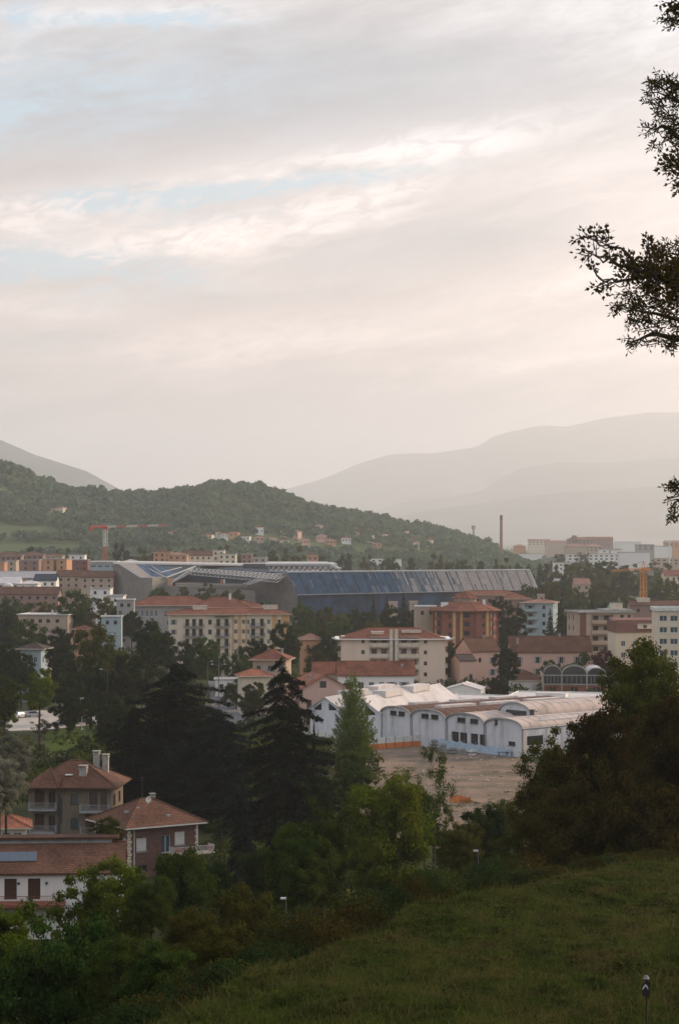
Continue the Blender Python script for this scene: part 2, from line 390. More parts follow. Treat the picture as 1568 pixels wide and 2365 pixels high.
# ------------------------------------------------------------ mountains and wooded hill
def ridge(name, pts, d, depth_front, depth_back, seed, rough, matn):
    """range with its crest through the surveyed outline; real slopes in front and behind"""
    Xs = np.linspace(pts[0][0], pts[-1][0], 260); Ys = np.interp(Xs, [p[0] for p in pts], [p[1] for p in pts])
    nv = 44; tt = np.concatenate([np.linspace(-1, 0, 30), np.linspace(0, 1, 15)[1:]])
    XX, TT = np.meshgrid(Xs, tt, indexing='ij')
    crest = np.interp(XX, Xs, EYE+(HZ-Ys)/F*d)
    yy = d+np.where(TT < 0, TT*depth_front, TT*depth_back)
    xx = (XX-CX)/F*d
    prof = np.where(TT < 0, 1-np.abs(TT)**1.05, 1-TT**1.2)
    nz = vnoise(xx/(d*.055), yy/(d*.055), seed)
    z = np.maximum(crest*prof+nz*crest*rough*np.sqrt(np.abs(TT))*prof - 3*(1-prof), -4)
    v = np.stack([xx, yy, z], -1).reshape(-1, 3); na, nr = len(Xs), len(tt)
    I, J = np.meshgrid(np.arange(na-1), np.arange(nr-1), indexing='ij')
    f = np.stack([I*nr+J, (I+1)*nr+J, (I+1)*nr+J+1, I*nr+J+1], -1).reshape(-1, 4)
    me = npmesh(name, v, 4, matn, f); me.polygons.foreach_set('use_smooth', [True]*len(me.polygons))
    return tag(link(name, me), kind='structure')
mat('mountain_wood', (.085, .10, .085), 1, .3, .002, col2=(.035, .05, .03), spec=0)
ridge('mountain', [(-1500, 1180), (-900, 1060), (-300, 960), (0, 1015), (80, 1050), (200, 1088), (290, 1137), (340, 1150), (420, 1190), (520, 1240)], 11500, 2500, 2500, 1, .12, 'mountain_wood')
ridge('mountain', [(430, 1240), (560, 1160), (640, 1135), (750, 1105), (830, 1070), (900, 1050), (950, 1047), (1000, 1047), (1100, 1032), (1140, 1008), (1180, 996), (1250, 983), (1310, 985), (1400, 965), (1500, 952), (1600, 953), (2000, 930), (2600, 1000), (3000, 1150)], 22500, 5000, 4000, 5, .10, 'mountain_wood')
ridge('mountain', [(760, 1240), (880, 1176), (960, 1152), (1040, 1148), (1110, 1135), (1150, 1108), (1200, 1083), (1290, 1067), (1350, 1070), (1400, 1068), (1480, 1063), (1568, 1056), (1900, 1040), (2500, 1100), (2900, 1200)], 18000, 3500, 3000, 3, .10, 'mountain_wood')
ridge('mountain', [(800, 1240), (900, 1196), (1000, 1176), (1100, 1165), (1200, 1150), (1300, 1136), (1400, 1132), (1568, 1118), (1900, 1100), (2400, 1150), (2800, 1220)], 15000, 2600, 2500, 9, .10, 'mountain_wood')

HILL = [(-1200, 1240), (-800, 1130), (-400, 1060), (-150, 1050), (0, 1075), (50, 1090), (100, 1120), (150, 1137), (205, 1140), (250, 1148), (330, 1150), (360, 1143), (420, 1137), (455, 1132), (480, 1124), (530, 1121), (600, 1130), (660, 1146),
        (700, 1163), (760, 1180), (830, 1193), (900, 1207), (950, 1219), (1000, 1228), (1060, 1240), (1120, 1262), (1180, 1310), (1400, 1340)]
HD, HFRONT, HBACK = 2600., 850., 900.
def hillz(x, y):
    X = CX+x/HD*F
    crest = EYE+(HZ-np.interp(X, [p[0] for p in HILL], [p[1] for p in HILL]))/F*HD
    T = np.where(y < HD, (y-HD)/HFRONT, (y-HD)/HBACK)
    prof = np.where(T < 0, np.clip(1-np.abs(T)**1.15, 0, 1), np.clip(1-T**1.3, 0, 1))
    nz = vnoise(x/130., y/130., 4)
    return crest*prof+nz*crest*.09*np.sqrt(np.minimum(np.abs(T), 1))*prof - 1.0
hx_, hy_ = np.meshgrid(np.linspace(-1060, 330, 180), np.linspace(HD-HFRONT, HD+HBACK, 90), indexing='ij')
hv = np.stack([hx_, hy_, hillz(hx_, hy_)], -1).reshape(-1, 3); na, nr = 180, 90
I, J = np.meshgrid(np.arange(na-1), np.arange(nr-1), indexing='ij')
hf = np.stack([I*nr+J, (I+1)*nr+J, (I+1)*nr+J+1, I*nr+J+1], -1).reshape(-1, 4)
mat('hill_meadow', (.10, .125, .06), 1, .3, .01, col2=(.06, .085, .04), spec=0)
me = npmesh('hill', hv, 4, 'hill_meadow', hf); me.polygons.foreach_set('use_smooth', [True]*len(me.polygons)); tag(link('hill', me), kind='structure')

def wood_mesh(name, pos, hts, wid, ncard, size, matn, r):
    """far wood that reads as one mass: leaf clumps spread through every crown"""
    n = len(pos); d = sphere_dirs(n*ncard, r); rad = (r.random(n*ncard)**.3)
    d[:, 2] = np.abs(d[:, 2])*1.0-.25
    c = np.repeat(pos, ncard, 0); H = np.repeat(hts, ncard); Wd = np.repeat(wid, ncard)
    c = c+np.stack([d[:, 0]*rad*Wd*.5, d[:, 1]*rad*Wd*.5, H*.55+d[:, 2]*rad*H*.5], -1)
    s = np.repeat(size, ncard)*(.6+.8*r.random(n*ncard))
    return npmesh(name, cards(c, d+r.normal(size=d.shape)*.45, s, .9, r), 4, matn)
r1 = np.random.default_rng(11)
n = 9000
wx = r1.uniform(-560, 250, n); wy = r1.uniform(HD-HFRONT+40, HD+60, n)
dens = vnoise(wx/90., wy/60., 8)
T_ = (wy-(HD-HFRONT))/HFRONT
keep = (dens > -.7) & ~((T_ < .5) & (T_ > .25) & (dens < -.05)) | (T_ > .93)
wx, wy = wx[keep], wy[keep]; wz = hillz(wx, wy)
ok = wz > -.5; wx, wy, wz = wx[ok], wy[ok], wz[ok]
ht = r1.uniform(5, 11, len(wx))*np.where(r1.random(len(wx)) < .04, 1.5, 1)
tag(link('hillside_wood', wood_mesh('hillside_wood', np.stack([wx, wy, wz], -1), ht, ht*r1.uniform(.8, 1.2, len(wx)), 26, ht*.20, 'leaf_far_hazed', r1)), 'distant wood covering the long low hill behind the stadium', 'wood', kind='stuff')
# plain trees far out (beyond ~1500 m), as one mass, thinning out with distance
n = 9500
py_ = r1.uniform(0, 1, n)**1.3*4200+1450; ux = r1.uniform(-.19, .19, n); px_ = ux*py_
dens = vnoise(px_/160., py_/260., 2)
keep = (dens > -.35)
Xp = CX+F*ux
keep &= ~((py_ > HD-HFRONT) & (Xp < 1000))
px_, py_ = px_[keep], py_[keep]; ht = r1.uniform(7, 14, len(px_))
tag(link('far_plain_wood', wood_mesh('far_plain_wood', np.stack([px_, py_, np.zeros(len(px_))], -1), ht, ht*r1.uniform(.9, 1.4, len(px_)), 26, ht*.17, 'leaf_far_hazed', r1)), 'hazy belts of distant trees across the far plain', 'wood', kind='stuff')

# ------------------------------------------------------------ trees
def crown_broad(seed, ncl, nleaf, leaf, asp=.8, flat=1.0, open_=.0):
    """crown in a unit box: z from .12 to 1, radius .5; leaf clumps with gaps between them"""
    r = np.random.default_rng(seed); cs = []
    lob = r.normal(size=(6, 3)); ph = r.random(6)*6.28
    while len(cs) < ncl:
        d = sphere_dirs(1, r)[0]; rad = r.random()**.42
        prof = 1+.16*sum(math.sin(lob[k] @ d*2.2+ph[k]) for k in range(6))/1.8
        p = np.array([d[0]*rad*.44*prof, d[1]*rad*.44*prof, .50+d[2]*rad*.46*prof*flat])
        if p[2] < .04+.06*r.random(): continue
        cs.append(p)
    cs = np.array(cs); rad = r.uniform(.055, .115, ncl)*(1-.0*open_)
    k = nleaf//ncl; d = sphere_dirs(ncl*k, r); d[:, 2] = d[:, 2]*.7+.12
    c = np.repeat(cs, k, 0)+d*(np.repeat(rad, k)*(.35+.75*r.random(ncl*k)))[:, None]
    nm = d+.6*(c-np.array([0, 0, .5]))+r.normal(size=c.shape)*.45
    return c, nm, cs, cards(c, nm, leaf, asp, r)
def trunk_mb(cs, r, top=.62, rad=.022, nl=10):
    m = MB(); pts = [(0, 0, -.03)]; 
    for i in range(1, 5): pts.append((r.normal()*.008*i, r.normal()*.008*i, top*i/4))
    m.tube(pts, [rad, rad*.8, rad*.65, rad*.5, rad*.3])
    sel = r.choice(len(cs), min(nl, len(cs)), replace=False)
    for s in sel:
        t = .3+.6*r.random(); b = Vector(pts[min(4, int(t*4))]); e = Vector(cs[s]); mid = (b+e)/2+Vector((0, 0, .03))
        m.tube([b, mid, e], [rad*.42, rad*.28, rad*.08], 0, 4)
    return m
def crown_cedar(seed, layers, per, leaf, R0, droop=.02, power=.75, taperlow=.12, gap=.5, up=.0, irr=.0):
    """layered conifer in a unit box: flat sprays along near-horizontal boughs"""
    r = np.random.default_rng(seed); C_ = []; Nn = []; tips = []
    for i in range(layers):
        t = (i+r.random()*.6)/layers; z = .05+.93*t
        L = R0*((1-t)**power)*(1-.0*t)+.008
        if t < .12: L *= .75+t*2
        nb = max(4, int(8*(1-t)+4))
        a0 = r.random()*6.28
        for b in range(nb):
            a = a0+6.283*b/nb+r.normal()*.25; Lb = L*r.uniform(.62-irr*.35, 1.12+irr*.25); zo = r.normal()*.018*(irr > 0)
            tip = np.array([math.cos(a)*Lb, math.sin(a)*Lb, z+zo+up*Lb-droop*r.uniform(.3, 1.6)]); tips.append((z, tip))
            k = max(6, int(per*(Lb/R0))); s = r.random(k)**.7
            wd = .16*Lb*(1.15-s)+.008
            pz = (z+zo)*(1-s)+tip[2]*s-.5*droop*s*s
            lat = r.normal(size=k)*wd
            x = math.cos(a)*Lb*s-math.sin(a)*lat; y = math.sin(a)*Lb*s+math.cos(a)*lat
            C_.append(np.stack([x, y, pz+r.normal(size=k)*.006-np.abs(lat)*.25], -1))
            Nn.append(np.stack([r.normal(size=k)*.45, r.normal(size=k)*.45, np.ones(k)], -1))
    c = np.concatenate(C_); nm = np.concatenate(Nn)
    return tips, cards(c, nm, leaf, .45, r)
def trunk_conifer(tips, r, rad=.016, n=40):
    m = MB(); m.bar((0, 0, -.03), (0, 0, .55), rad, 0, 7, rad*.6); m.bar((0, 0, .55), (0, 0, .98), rad*.6, 0, 6, rad*.08)
    for i in r.choice(len(tips), min(n, len(tips)), replace=False):
        z, tp = tips[i]; m.bar((0, 0, z), tuple(tp), rad*.25, 0, 3, rad*.05)
    return m
KIND = {}
def def_broad(key, seed, ncl, nleaf, leaf, asp=.8, flat=1., nl=10, trad=.022):
    r = np.random.default_rng(seed+100)
    c, nm, cs, v = crown_broad(seed, ncl, nleaf, leaf, asp, flat)
    KIND[key] = (v, trunk_mb(cs, r, nl=nl, rad=trad))
def def_con(key, seed, layers, per, leaf, R0, **kw):
    r = np.random.default_rng(seed+100); tips, v = crown_cedar(seed, layers, per, leaf, R0, **kw)
    KIND[key] = (v, trunk_conifer(tips, r))
for s_ in range(3):
    def_broad('big%d' % s_, 20+s_, 190, 42000, .0105, nl=26)
    def_broad('mid%d' % s_, 40+s_, 100, 12000, .018, nl=8)
    def_broad('sml%d' % s_, 60+s_, 55, 3000, .030, nl=3)
def_broad('thin0', 71, 60, 9000, .0105, nl=30, trad=.014); def_broad('thin1', 72, 45, 6000, .011, nl=24, trad=.013)
def_con('cedar0', 80, 21, 900, .0105, .5, droop=.035, power=.55, irr=.4); def_con('cedar1', 81, 22, 820, .0105, .5, droop=.045, power=.5, irr=.45)
def_con('fir0', 82, 26, 120, .020, .5, droop=.03, power=.9); def_con('fir1', 83, 22, 110, .022, .5, droop=.05, power=.8)
def_con('pop0', 84, 46, 170, .0135, .5, droop=-.05, power=.6, up=.35)
MESHC = {}
_s = MB().bar((0, 0, -.02), (0, 0, 1), 1.15, 0, 9, .85).build('stem', 'bark'); STEM = _s.data; bpy.data.objects.remove(_s)
def tree(kind, X, Ytop, Wpx, d, leaf, label, name='tree', cat='tree', group=None, base=None, dep=1.0, parts=True, zb=None, minz=.0):
    x = gx(X, d); z0 = gz(x, d) if zb is None else zb; ztop = zz(Ytop, d); H = ztop-z0; Wd = Wpx/F*d
    if (kind, leaf) not in MESHC:
        v, tm = KIND[kind]
        crown = npmesh('crown', v, 4, leaf)
        if kind not in MESHC: 
            me = bpy.data.meshes.new('trunk'); me.from_pydata([tuple(p) for p in tm.v], [], tm.f); me.materials.append(MT['bark']); me.update(); MESHC[kind] = me
        MESHC[(kind, leaf)] = crown
    rz = random.uniform(0, 6.28)
    sc = (Wd, Wd*dep, H) if 'ced' in kind or 'fir' in kind or 'pop' in kind else (Wd*1.0, Wd*dep, H)
    if parts:
        o = thing(name, label, cat, (x, d, z0), rz, group)
        Hc = H if kind[:3] in ('ced', 'fir', 'pop') else min(H, Wd*(2.4 if kind[:4] == 'thin' else 1.25))
        link('crown', MESHC[(kind, leaf)], o, (0, 0, H-Hc), scale=(sc[0], sc[1], Hc)); link('trunk', MESHC[kind], o, (0, 0, H-Hc), scale=(sc[0], sc[1], Hc))
        if H-Hc > .3: link('stem', STEM, o, (0, 0, 0), scale=(Wd*.026, Wd*.026, H-Hc+.12*Hc))
    else:
        o = link(name, MESHC[(kind, leaf)], None, (x, d, z0), rz, scale=sc); tag(o, label, cat, group)
    return o

# nearest slope trees
T = tree
NG = 'trees on the near slope'; MG = 'garden and street trees on the plain'; FG = 'trees around the stadium'; PG = 'trees beyond the stadium'
T('big0', 1490, 1475, 265, 140, 'leaf_olive', 'tall olive brown tree at the right edge, its top against the cream flats', group=NG)
T('big1', 1395, 1630, 250, 132, 'leaf_brown', 'russet brown tree in front of the tall olive tree at the right', group=NG)
T('big2', 1285, 1695, 190, 150, 'leaf_olive', 'green tree with a ragged crown before the white vaulted factory side wall', group=NG)
T('big1', 1560, 1600, 230, 126, 'leaf_brown', 'dark brown leafed tree filling the right edge above the meadow', group=NG)
T('big2', 1470, 1740, 300, 122, 'leaf_brown', 'low spreading reddish brown tree at the meadow rim on the right', group=NG)
T('big0', 1250, 1790, 210, 150, 'leaf_olive', 'broad dark tree left of the russet tree, above the dirt yard', group=NG)
T('big0', 1340, 1815, 260, 124, 'leaf_brown', 'dark rounded tree standing right behind the meadow crest', group=NG)
T('big1', 1120, 1858, 150, 190, 'leaf_dark', 'blackish green tree below the orange net of the dirt yard', group=NG)
T('big2', 1060, 1890, 120, 170, 'leaf_olive', 'small olive tree above the second slope lamp', group=NG)
T('big1', 895, 1788, 260, 185, 'leaf_bright', 'broad yellow green tree in the middle below the narrow light tree', group=NG)
T('big2', 745, 1850, 200, 165, 'leaf_green', 'grey green tree with two crowns left of the broad yellow green tree', group=NG)
T('big0', 695, 1905, 170, 150, 'leaf_green', 'dull green tree above the white slope lamp', group=NG)
T('mid0', 960, 1812, 130, 235, 'leaf_green', 'round green tree covering the lower left corner of the dirt yard', group=NG)
T('mid2', 1160, 1835, 110, 230, 'leaf_olive', 'olive tree at the lower right corner of the dirt yard', group=NG)
T('thin0', 1000, 1745, 120, 250, 'leaf_green', 'sparse small tree against the grey yard of the building site', group=NG)
T('thin1', 935, 1752, 90, 262, 'leaf_green', 'thin tree left of the sparse one at the building site', group=NG)
T('mid0', 815, 1735, 110, 290, 'leaf_green', 'bushy green tree at the foot of the narrow light tree', group=NG)
T('mid1', 745, 1780, 90, 260, 'leaf_dark', 'dark tree in the gap right of the large cedar', group=NG)
T('big0', 240, 1980, 240, 132, 'leaf_bright', 'fresh green tree in front of the white terraced house', group=NG)
T('big1', 425, 1955, 175, 150, 'leaf_green', 'rounded grey green tree in front of the brick villa', group=NG)
T('big2', 350, 2010, 130, 130, 'leaf_green', 'green tree between the fresh green and grey green ones', group=NG)
T('big2', 130, 2092, 360, 88, 'leaf_green', 'large dark tree in the bottom left corner', group=NG)
T('big1', 0, 2078, 200, 92, 'leaf_bright', 'yellowish tree cut by the left edge under the terrace', group=NG)
T('big0', 565, 2040, 220, 105, 'leaf_olive', 'brownish green tree left of the white slope lamp', group=NG)
T('big1', 440, 2095, 190, 98, 'leaf_olive', 'olive coloured tree above the bushes of the slope', group=NG)
T('big2', 490, 2120, 220, 80, 'leaf_olive', 'young thin stemmed tree at the left rim of the meadow', group=NG)
T('big0', 600, 2085, 200, 90, 'leaf_brown', 'young brown leafed tree right beside the meadow rim', group=NG)
T('big1', 370, 2170, 190, 72, 'leaf_green', 'young tree with bare stem at the bottom of the slope', group=NG)
T('big0', 300, 2160, 200, 84, 'leaf_green', 'bushy tree between the corner tree and the young trees', group=NG)
T('big0', 245, 1885, 85, 240, 'leaf_green', 'small cone shaped green tree between the two villas', group=NG)
T('big1', 500, 1990, 90, 170, 'leaf_dark', 'slim dark tree right of the brick villa balcony', group=NG)
T('big1', 590, 1960, 120, 190, 'leaf_dark', 'dark tree under the large cedar', group=NG)
T('big0', 15, 1695, 120, 262, 'leaf_silver', 'silvery leafed tree at the left edge beside the stone villa', group=NG)
T('big1', 0, 1745, 120, 255, 'leaf_silver', 'second silvery tree in front of the first at the left edge', group=NG)
# cedars
T('cedar0', 655, 1508, 320, 300, 'leaf_cedar', 'large black green cedar rising in the middle of the picture', name='cedar_tree', cat='cedar')
T('cedar1', 410, 1508, 380, 350, 'leaf_cedar', 'wide dark cedar left of the large one', name='cedar_tree', cat='cedar')
T('cedar1', 505, 1620, 290, 322, 'leaf_blue', 'blue green cedar standing in front of the two dark cedars', name='cedar_tree', cat='cedar')
T('cedar0', 310, 1625, 240, 345, 'leaf_cedar', 'cedar with flat boughs above the stone villa chimneys', name='cedar_tree', cat='cedar')
T('fir0', 725, 1640, 46, 290, 'leaf_cedar', 'narrow dark fir at the right skirt of the large cedar', name='fir_tree', cat='fir')
T('fir1', 560, 1780, 130, 240, 'leaf_blue', 'bluish fir in the dark hollow under the cedars', name='fir_tree', cat='fir')
T('fir0', 640, 1790, 130, 235, 'leaf_cedar', 'black fir below the large cedar', name='fir_tree', cat='fir')
T('cedar0', 390, 1720, 190, 325, 'leaf_blue', 'blue green cedar behind the brick villa roof', name='cedar_tree', cat='cedar')
T('pop0', 815, 1566, 120, 385, 'leaf_bright', 'narrow light green tree in front of the white gabled factory', name='poplar_tree', cat='tree')
# plain, left
for row in [
 ('mid0', 235, 1445, 150, 500, 'leaf_olive', 'tall tree turning yellow left of the round dark green one'),
 ('mid1', 355, 1418, 128, 560, 'leaf_dark', 'round dense dark green tree before the cream apartment block end'),
 ('mid2', 480, 1462, 105, 590, 'leaf_green', 'blue green tree in front of the cream apartment block'),
 ('mid0', 662, 1437, 98, 620, 'leaf_dark', 'round dark tree before the right end of the cream block'),
 ('mid1', 592, 1468, 84, 615, 'leaf_dark', 'dark tree left of the round one before the cream block'),
 ('mid2', 735, 1492, 80, 580, 'leaf_olive', 'brownish tree left of the beige apartment block'),
 ('mid0', 745, 1460, 90, 640, 'leaf_dark', 'dark tree under the little house beside the cream block'),
 ('mid1', 555, 1500, 80, 600, 'leaf_green', 'low tree left of the hipped roof house'),
 ('mid2', 92, 1535, 100, 420, 'leaf_bright', 'rounded yellow green tree above the car park'),
 ('mid0', 12, 1560, 90, 400, 'leaf_green', 'green tree at the left edge above the parked cars'),
 ('thin1', 104, 1655, 80, 460, 'leaf_brown', 'small brownish tree on the lawn of the car park'),
 ('mid1', 12, 1610, 60, 440, 'leaf_bright', 'small yellow green tree beside the left lamp post'),
 ('mid0', 180, 1362, 112, 800, 'leaf_green', 'large round tree in front of the stadium grey wall'),
 ('mid1', 32, 1372, 110, 900, 'leaf_green', 'round tree behind the flat roofed building at the left edge'),
 ('mid2', 110, 1382, 80, 860, 'leaf_olive', 'olive tree between two rounder ones at the far left'),
 ('mid2', 15, 1400, 110, 760, 'leaf_dark', 'dark tree at the left edge beside the flat roofed building'),
 ('mid0', 70, 1432, 120, 660, 'leaf_green', 'green tree in front of the flat roofed building'),
 ('mid1', 140, 1440, 90, 640, 'leaf_dark', 'dark tree left of the little orange house'),
 ('mid2', 15, 1478, 110, 560, 'leaf_dark', 'dark tree left of the pale blue house'),
 ('mid0', 150, 1492, 110, 520, 'leaf_dark', 'dark tree right of the pale blue house'),
 ('mid1', 210, 1520, 120, 480, 'leaf_dark', 'shaded tree below the yellowing one'),
 ('mid2', 300, 1500, 120, 480, 'leaf_dark', 'shaded tree between the yellowing tree and the wide cedar'),
 ('mid0', 160, 1560, 110, 460, 'leaf_dark', 'dark tree behind the road sign'),
 ('mid1', 260, 1590, 130, 420, 'leaf_dark', 'dark tree behind the curved street lamp'),
 ('mid2', 50, 1500, 90, 540, 'leaf_dark', 'tree under the pale blue house'),
 ('mid0', 430, 1480, 80, 600, 'leaf_dark', 'tree between the round dark one and the blue green one'),
 ('mid1', 545, 1560, 70, 540, 'leaf_green', 'small tree by the street left of the orange roofed house'),
 ('mid2', 585, 1568, 90, 500, 'leaf_green', 'pale tree half hidden behind the large cedar'),
 ('mid0', 250, 1378, 66, 870, 'leaf_olive', 'small tree in front of the white cube building'),
 ('thin0', 225, 1402, 90, 740, 'leaf_brown', 'bare looking tree behind the yellowing tree'),
 ('mid1', 275, 1400, 70, 760, 'leaf_dark', 'tree left of the red roofed block'),
 ('mid2', 305, 1405, 60, 730, 'leaf_dark', 'small tree at the left end of the red roofed block')]:
    T(*row[:6], row[6], group=MG)
for row in [
 ('sml0', 372, 1347, 70, 1000, 'leaf_green', 'leftmost of the trees before the open stand roof'),
 ('sml1', 425, 1350, 66, 1000, 'leaf_olive', 'tree before the steel truss legs of the stand'),
 ('sml2', 478, 1344, 60, 1000, 'leaf_green', 'darkest of the trees in front of the dark stand interior'),
 ('sml0', 540, 1352, 70, 990, 'leaf_olive', 'tree in front of the right part of the stand interior'),
 ('sml1', 610, 1382, 60, 960, 'leaf_green', 'tree before the sloping grey wall of the stadium'),
 ('mid1', 700, 1385, 66, 830, 'leaf_green', 'tree at the corner of the blue stadium facade'),
 ('mid2', 748, 1394, 84, 820, 'leaf_olive', 'olive tree in front of the dark blue facade base'),
 ('mid0', 780, 1424, 90, 760, 'leaf_green', 'green tree behind the left corner of the beige block'),
 ('mid1', 722, 1432, 70, 740, 'leaf_green', 'tree right of the cream block roof corner'),
 ('mid1', 872, 1426, 130, 700, 'leaf_olive', 'broad yellowish tree behind the beige block roof'),
 ('mid0', 820, 1408, 90, 780, 'leaf_dark', 'dark tree left of the pointed conifers'),
 ('mid2', 960, 1400, 80, 780, 'leaf_dark', 'dark tree left of the brick tower block'),
 ('mid0', 905, 1402, 90, 790, 'leaf_dark', 'dark tree under the pointed conifers'),
 ('mid0', 1180, 1400, 90, 740, 'leaf_dark', 'dark tree right of the brick tower block'),
 ('mid1', 1150, 1372, 50, 800, 'leaf_dark', 'slim tree behind the brick tower block'),
 ('mid2', 1050, 1480, 60, 660, 'leaf_dark', 'shaded tree between the beige block and the pink house'),
 ('mid0', 1090, 1475, 60, 680, 'leaf_dark', 'dark tree under the brick tower block'),
 ('mid1', 1172, 1488, 76, 560, 'leaf_dark', 'egg shaped dark tree in front of the pink house'),
 ('mid2', 1150, 1552, 62, 545, 'leaf_dark', 'low dark tree under the egg shaped one'),
 ('mid0', 1045, 1520, 50, 600, 'leaf_dark', 'dark tree at the right side of the beige block'),
 ('mid1', 1270, 1335, 90, 1000, 'leaf_olive', 'yellow tree beside the slanting right end of the stadium'),
 ('mid2', 1330, 1350, 80, 980, 'leaf_green', 'green tree right of the yellow one by the stadium end'),
 ('mid0', 1385, 1345, 90, 1000, 'leaf_olive', 'yellowish tree left of the orange crane'),
 ('mid1', 1430, 1362, 80, 940, 'leaf_green', 'green tree just left of the orange crane mast'),
 ('mid1', 1330, 1398, 90, 760, 'leaf_dark', 'dark tree between the dark firs and the flat roofed block'),
 ('mid2', 1395, 1385, 80, 800, 'leaf_dark', 'dark tree behind the flat roofed block'),
 ('mid0', 1520, 1335, 100, 1050, 'leaf_green', 'green tree right of the orange crane'),
 ('mid1', 1250, 1380, 60, 900, 'leaf_green', 'tree behind the pale blue flats'),
 ('mid2', 1218, 1345, 50, 1040, 'leaf_green', 'tree at the foot of the slanting stadium end'),
 ('mid0', 1410, 1420, 60, 760, 'leaf_dark', 'tree left of the rooftop box of the flat roofed block'),
 ('sml0', 1350, 1500, 36, 585, 'leaf_green', 'little tree before the right end of the pink wing'),
 ('mid0', 1390, 1500, 76, 590, 'leaf_red', 'red leafed tree right of the pink wing'),
 ('mid1', 1330, 1520, 70, 580, 'leaf_green', 'light tree before the pink wing'),
 ('mid2', 1275, 1518, 76, 590, 'leaf_green', 'bushy tree behind the first brick factory arch'),
 ('mid2', 1390, 1530, 120, 583, 'leaf_dark', 'dark bushy tree behind the brick factory arches')]:
    T(*row[:6], row[6], group=FG)
for row in [('fir0', 862, 1368, 44, 810, 'leaf_dark', 'leftmost pointed conifer before the stadium facade'), ('fir1', 893, 1366, 50, 815, 'leaf_dark', 'middle pointed conifer before the stadium facade'),
 ('fir0', 932, 1362, 66, 800, 'leaf_dark', 'broadest pointed conifer before the stadium facade'), ('fir1', 1295, 1372, 60, 760, 'leaf_dark', 'tall dark fir right of the pale blue flats'),
 ('fir0', 1270, 1400, 50, 770, 'leaf_dark', 'shorter dark fir beside the pale blue flats'), ('fir1', 1365, 1372, 60, 820, 'leaf_dark', 'dark fir left of the green pointed roof'), ('fir0', 1160, 1420, 40, 700, 'leaf_dark', 'fir touching the brick tower block')]:
    T(*row[:6], row[6], name='fir_tree', cat='fir', group='dark firs on the plain')
# trees beyond the stadium
beyond = [(1330, 1290, 60, 1700, 'before the long low white hall, left one'), (1415, 1292, 60, 1650, 'before the long low white hall, right one'), (1505, 1296, 66, 1600, 'before the pale hall at the right edge'), (1345, 1268, 50, 2100, 'below the large red hall'), (1290, 1275, 60, 1900, 'between the brick chimney and the brown blocks'), (1460, 1300, 60, 1500, 'under the white office'), (30, 1262, 70, 1500, 'above the orange flats at the left edge'), (90, 1255, 70, 1520, 'above the brick coloured flats'), (150, 1262, 60, 1500, 'left of the red and white crane'), (200, 1258, 50, 1480, 'touching the red and white crane mast on its left'),
 (285, 1245, 60, 1450, 'right of the red and white crane mast'), (330, 1262, 70, 1450, 'behind the white roof left of the peach villa'), (380, 1250, 60, 1550, 'behind the peach villa'), (460, 1258, 70, 1520, 'behind the middle of the peach villa'), (520, 1255, 60, 1520, 'at the right end of the peach villa'),
 (580, 1268, 60, 1450, 'above the dark box on the stadium roof'), (630, 1262, 66, 1430, 'above the long stadium roof edge'), (680, 1258, 80, 1450, 'above the stadium roof, widest of its row'), (735, 1268, 60, 1480, 'above the right end of the stadium roof edge'), (790, 1272, 60, 1480, 'behind the left end of the long louvred facade'),
 (850, 1278, 50, 1500, 'above the bluest part of the louvred facade'), (905, 1275, 60, 1500, 'left of the long white factory'), (950, 1282, 50, 1450, 'in front of the left end of the long white factory'), (1010, 1275, 66, 1400, 'in front of the long white factory, large and round'),
 (1065, 1280, 60, 1400, 'in front of the right end of the long white factory'), (1110, 1290, 50, 1420, 'left of the brick chimney'), (1160, 1285, 60, 1380, 'at the foot of the brick chimney'), (1205, 1290, 60, 1350, 'right of the brick chimney'), (1250, 1295, 60, 1300, 'above the slanting right end of the stadium'),
 (1300, 1300, 70, 1280, 'left of the big round tree before the white office'), (1375, 1283, 120, 1300, 'big and round before the white office'), (1440, 1300, 70, 1250, 'under the orange crane jib'), (1545, 1298, 90, 1280, 'at the right edge above the orange crane base'), (1480, 1315, 80, 1200, 'behind the orange crane mast'), (1320, 1322, 70, 1180, 'lower one under the big round tree'),
 (1560, 1330, 80, 1100, 'at the right edge beside the low red roofs')]
for i, (X, Y, w_, d_, s_) in enumerate(beyond):
    T('sml%d' % (i % 3), X, Y, w_*1.1, d_, ('leaf_green', 'leaf_dark', 'leaf_olive')[i*7 % 3], 'hazy green tree '+s_, group=PG, parts=False)


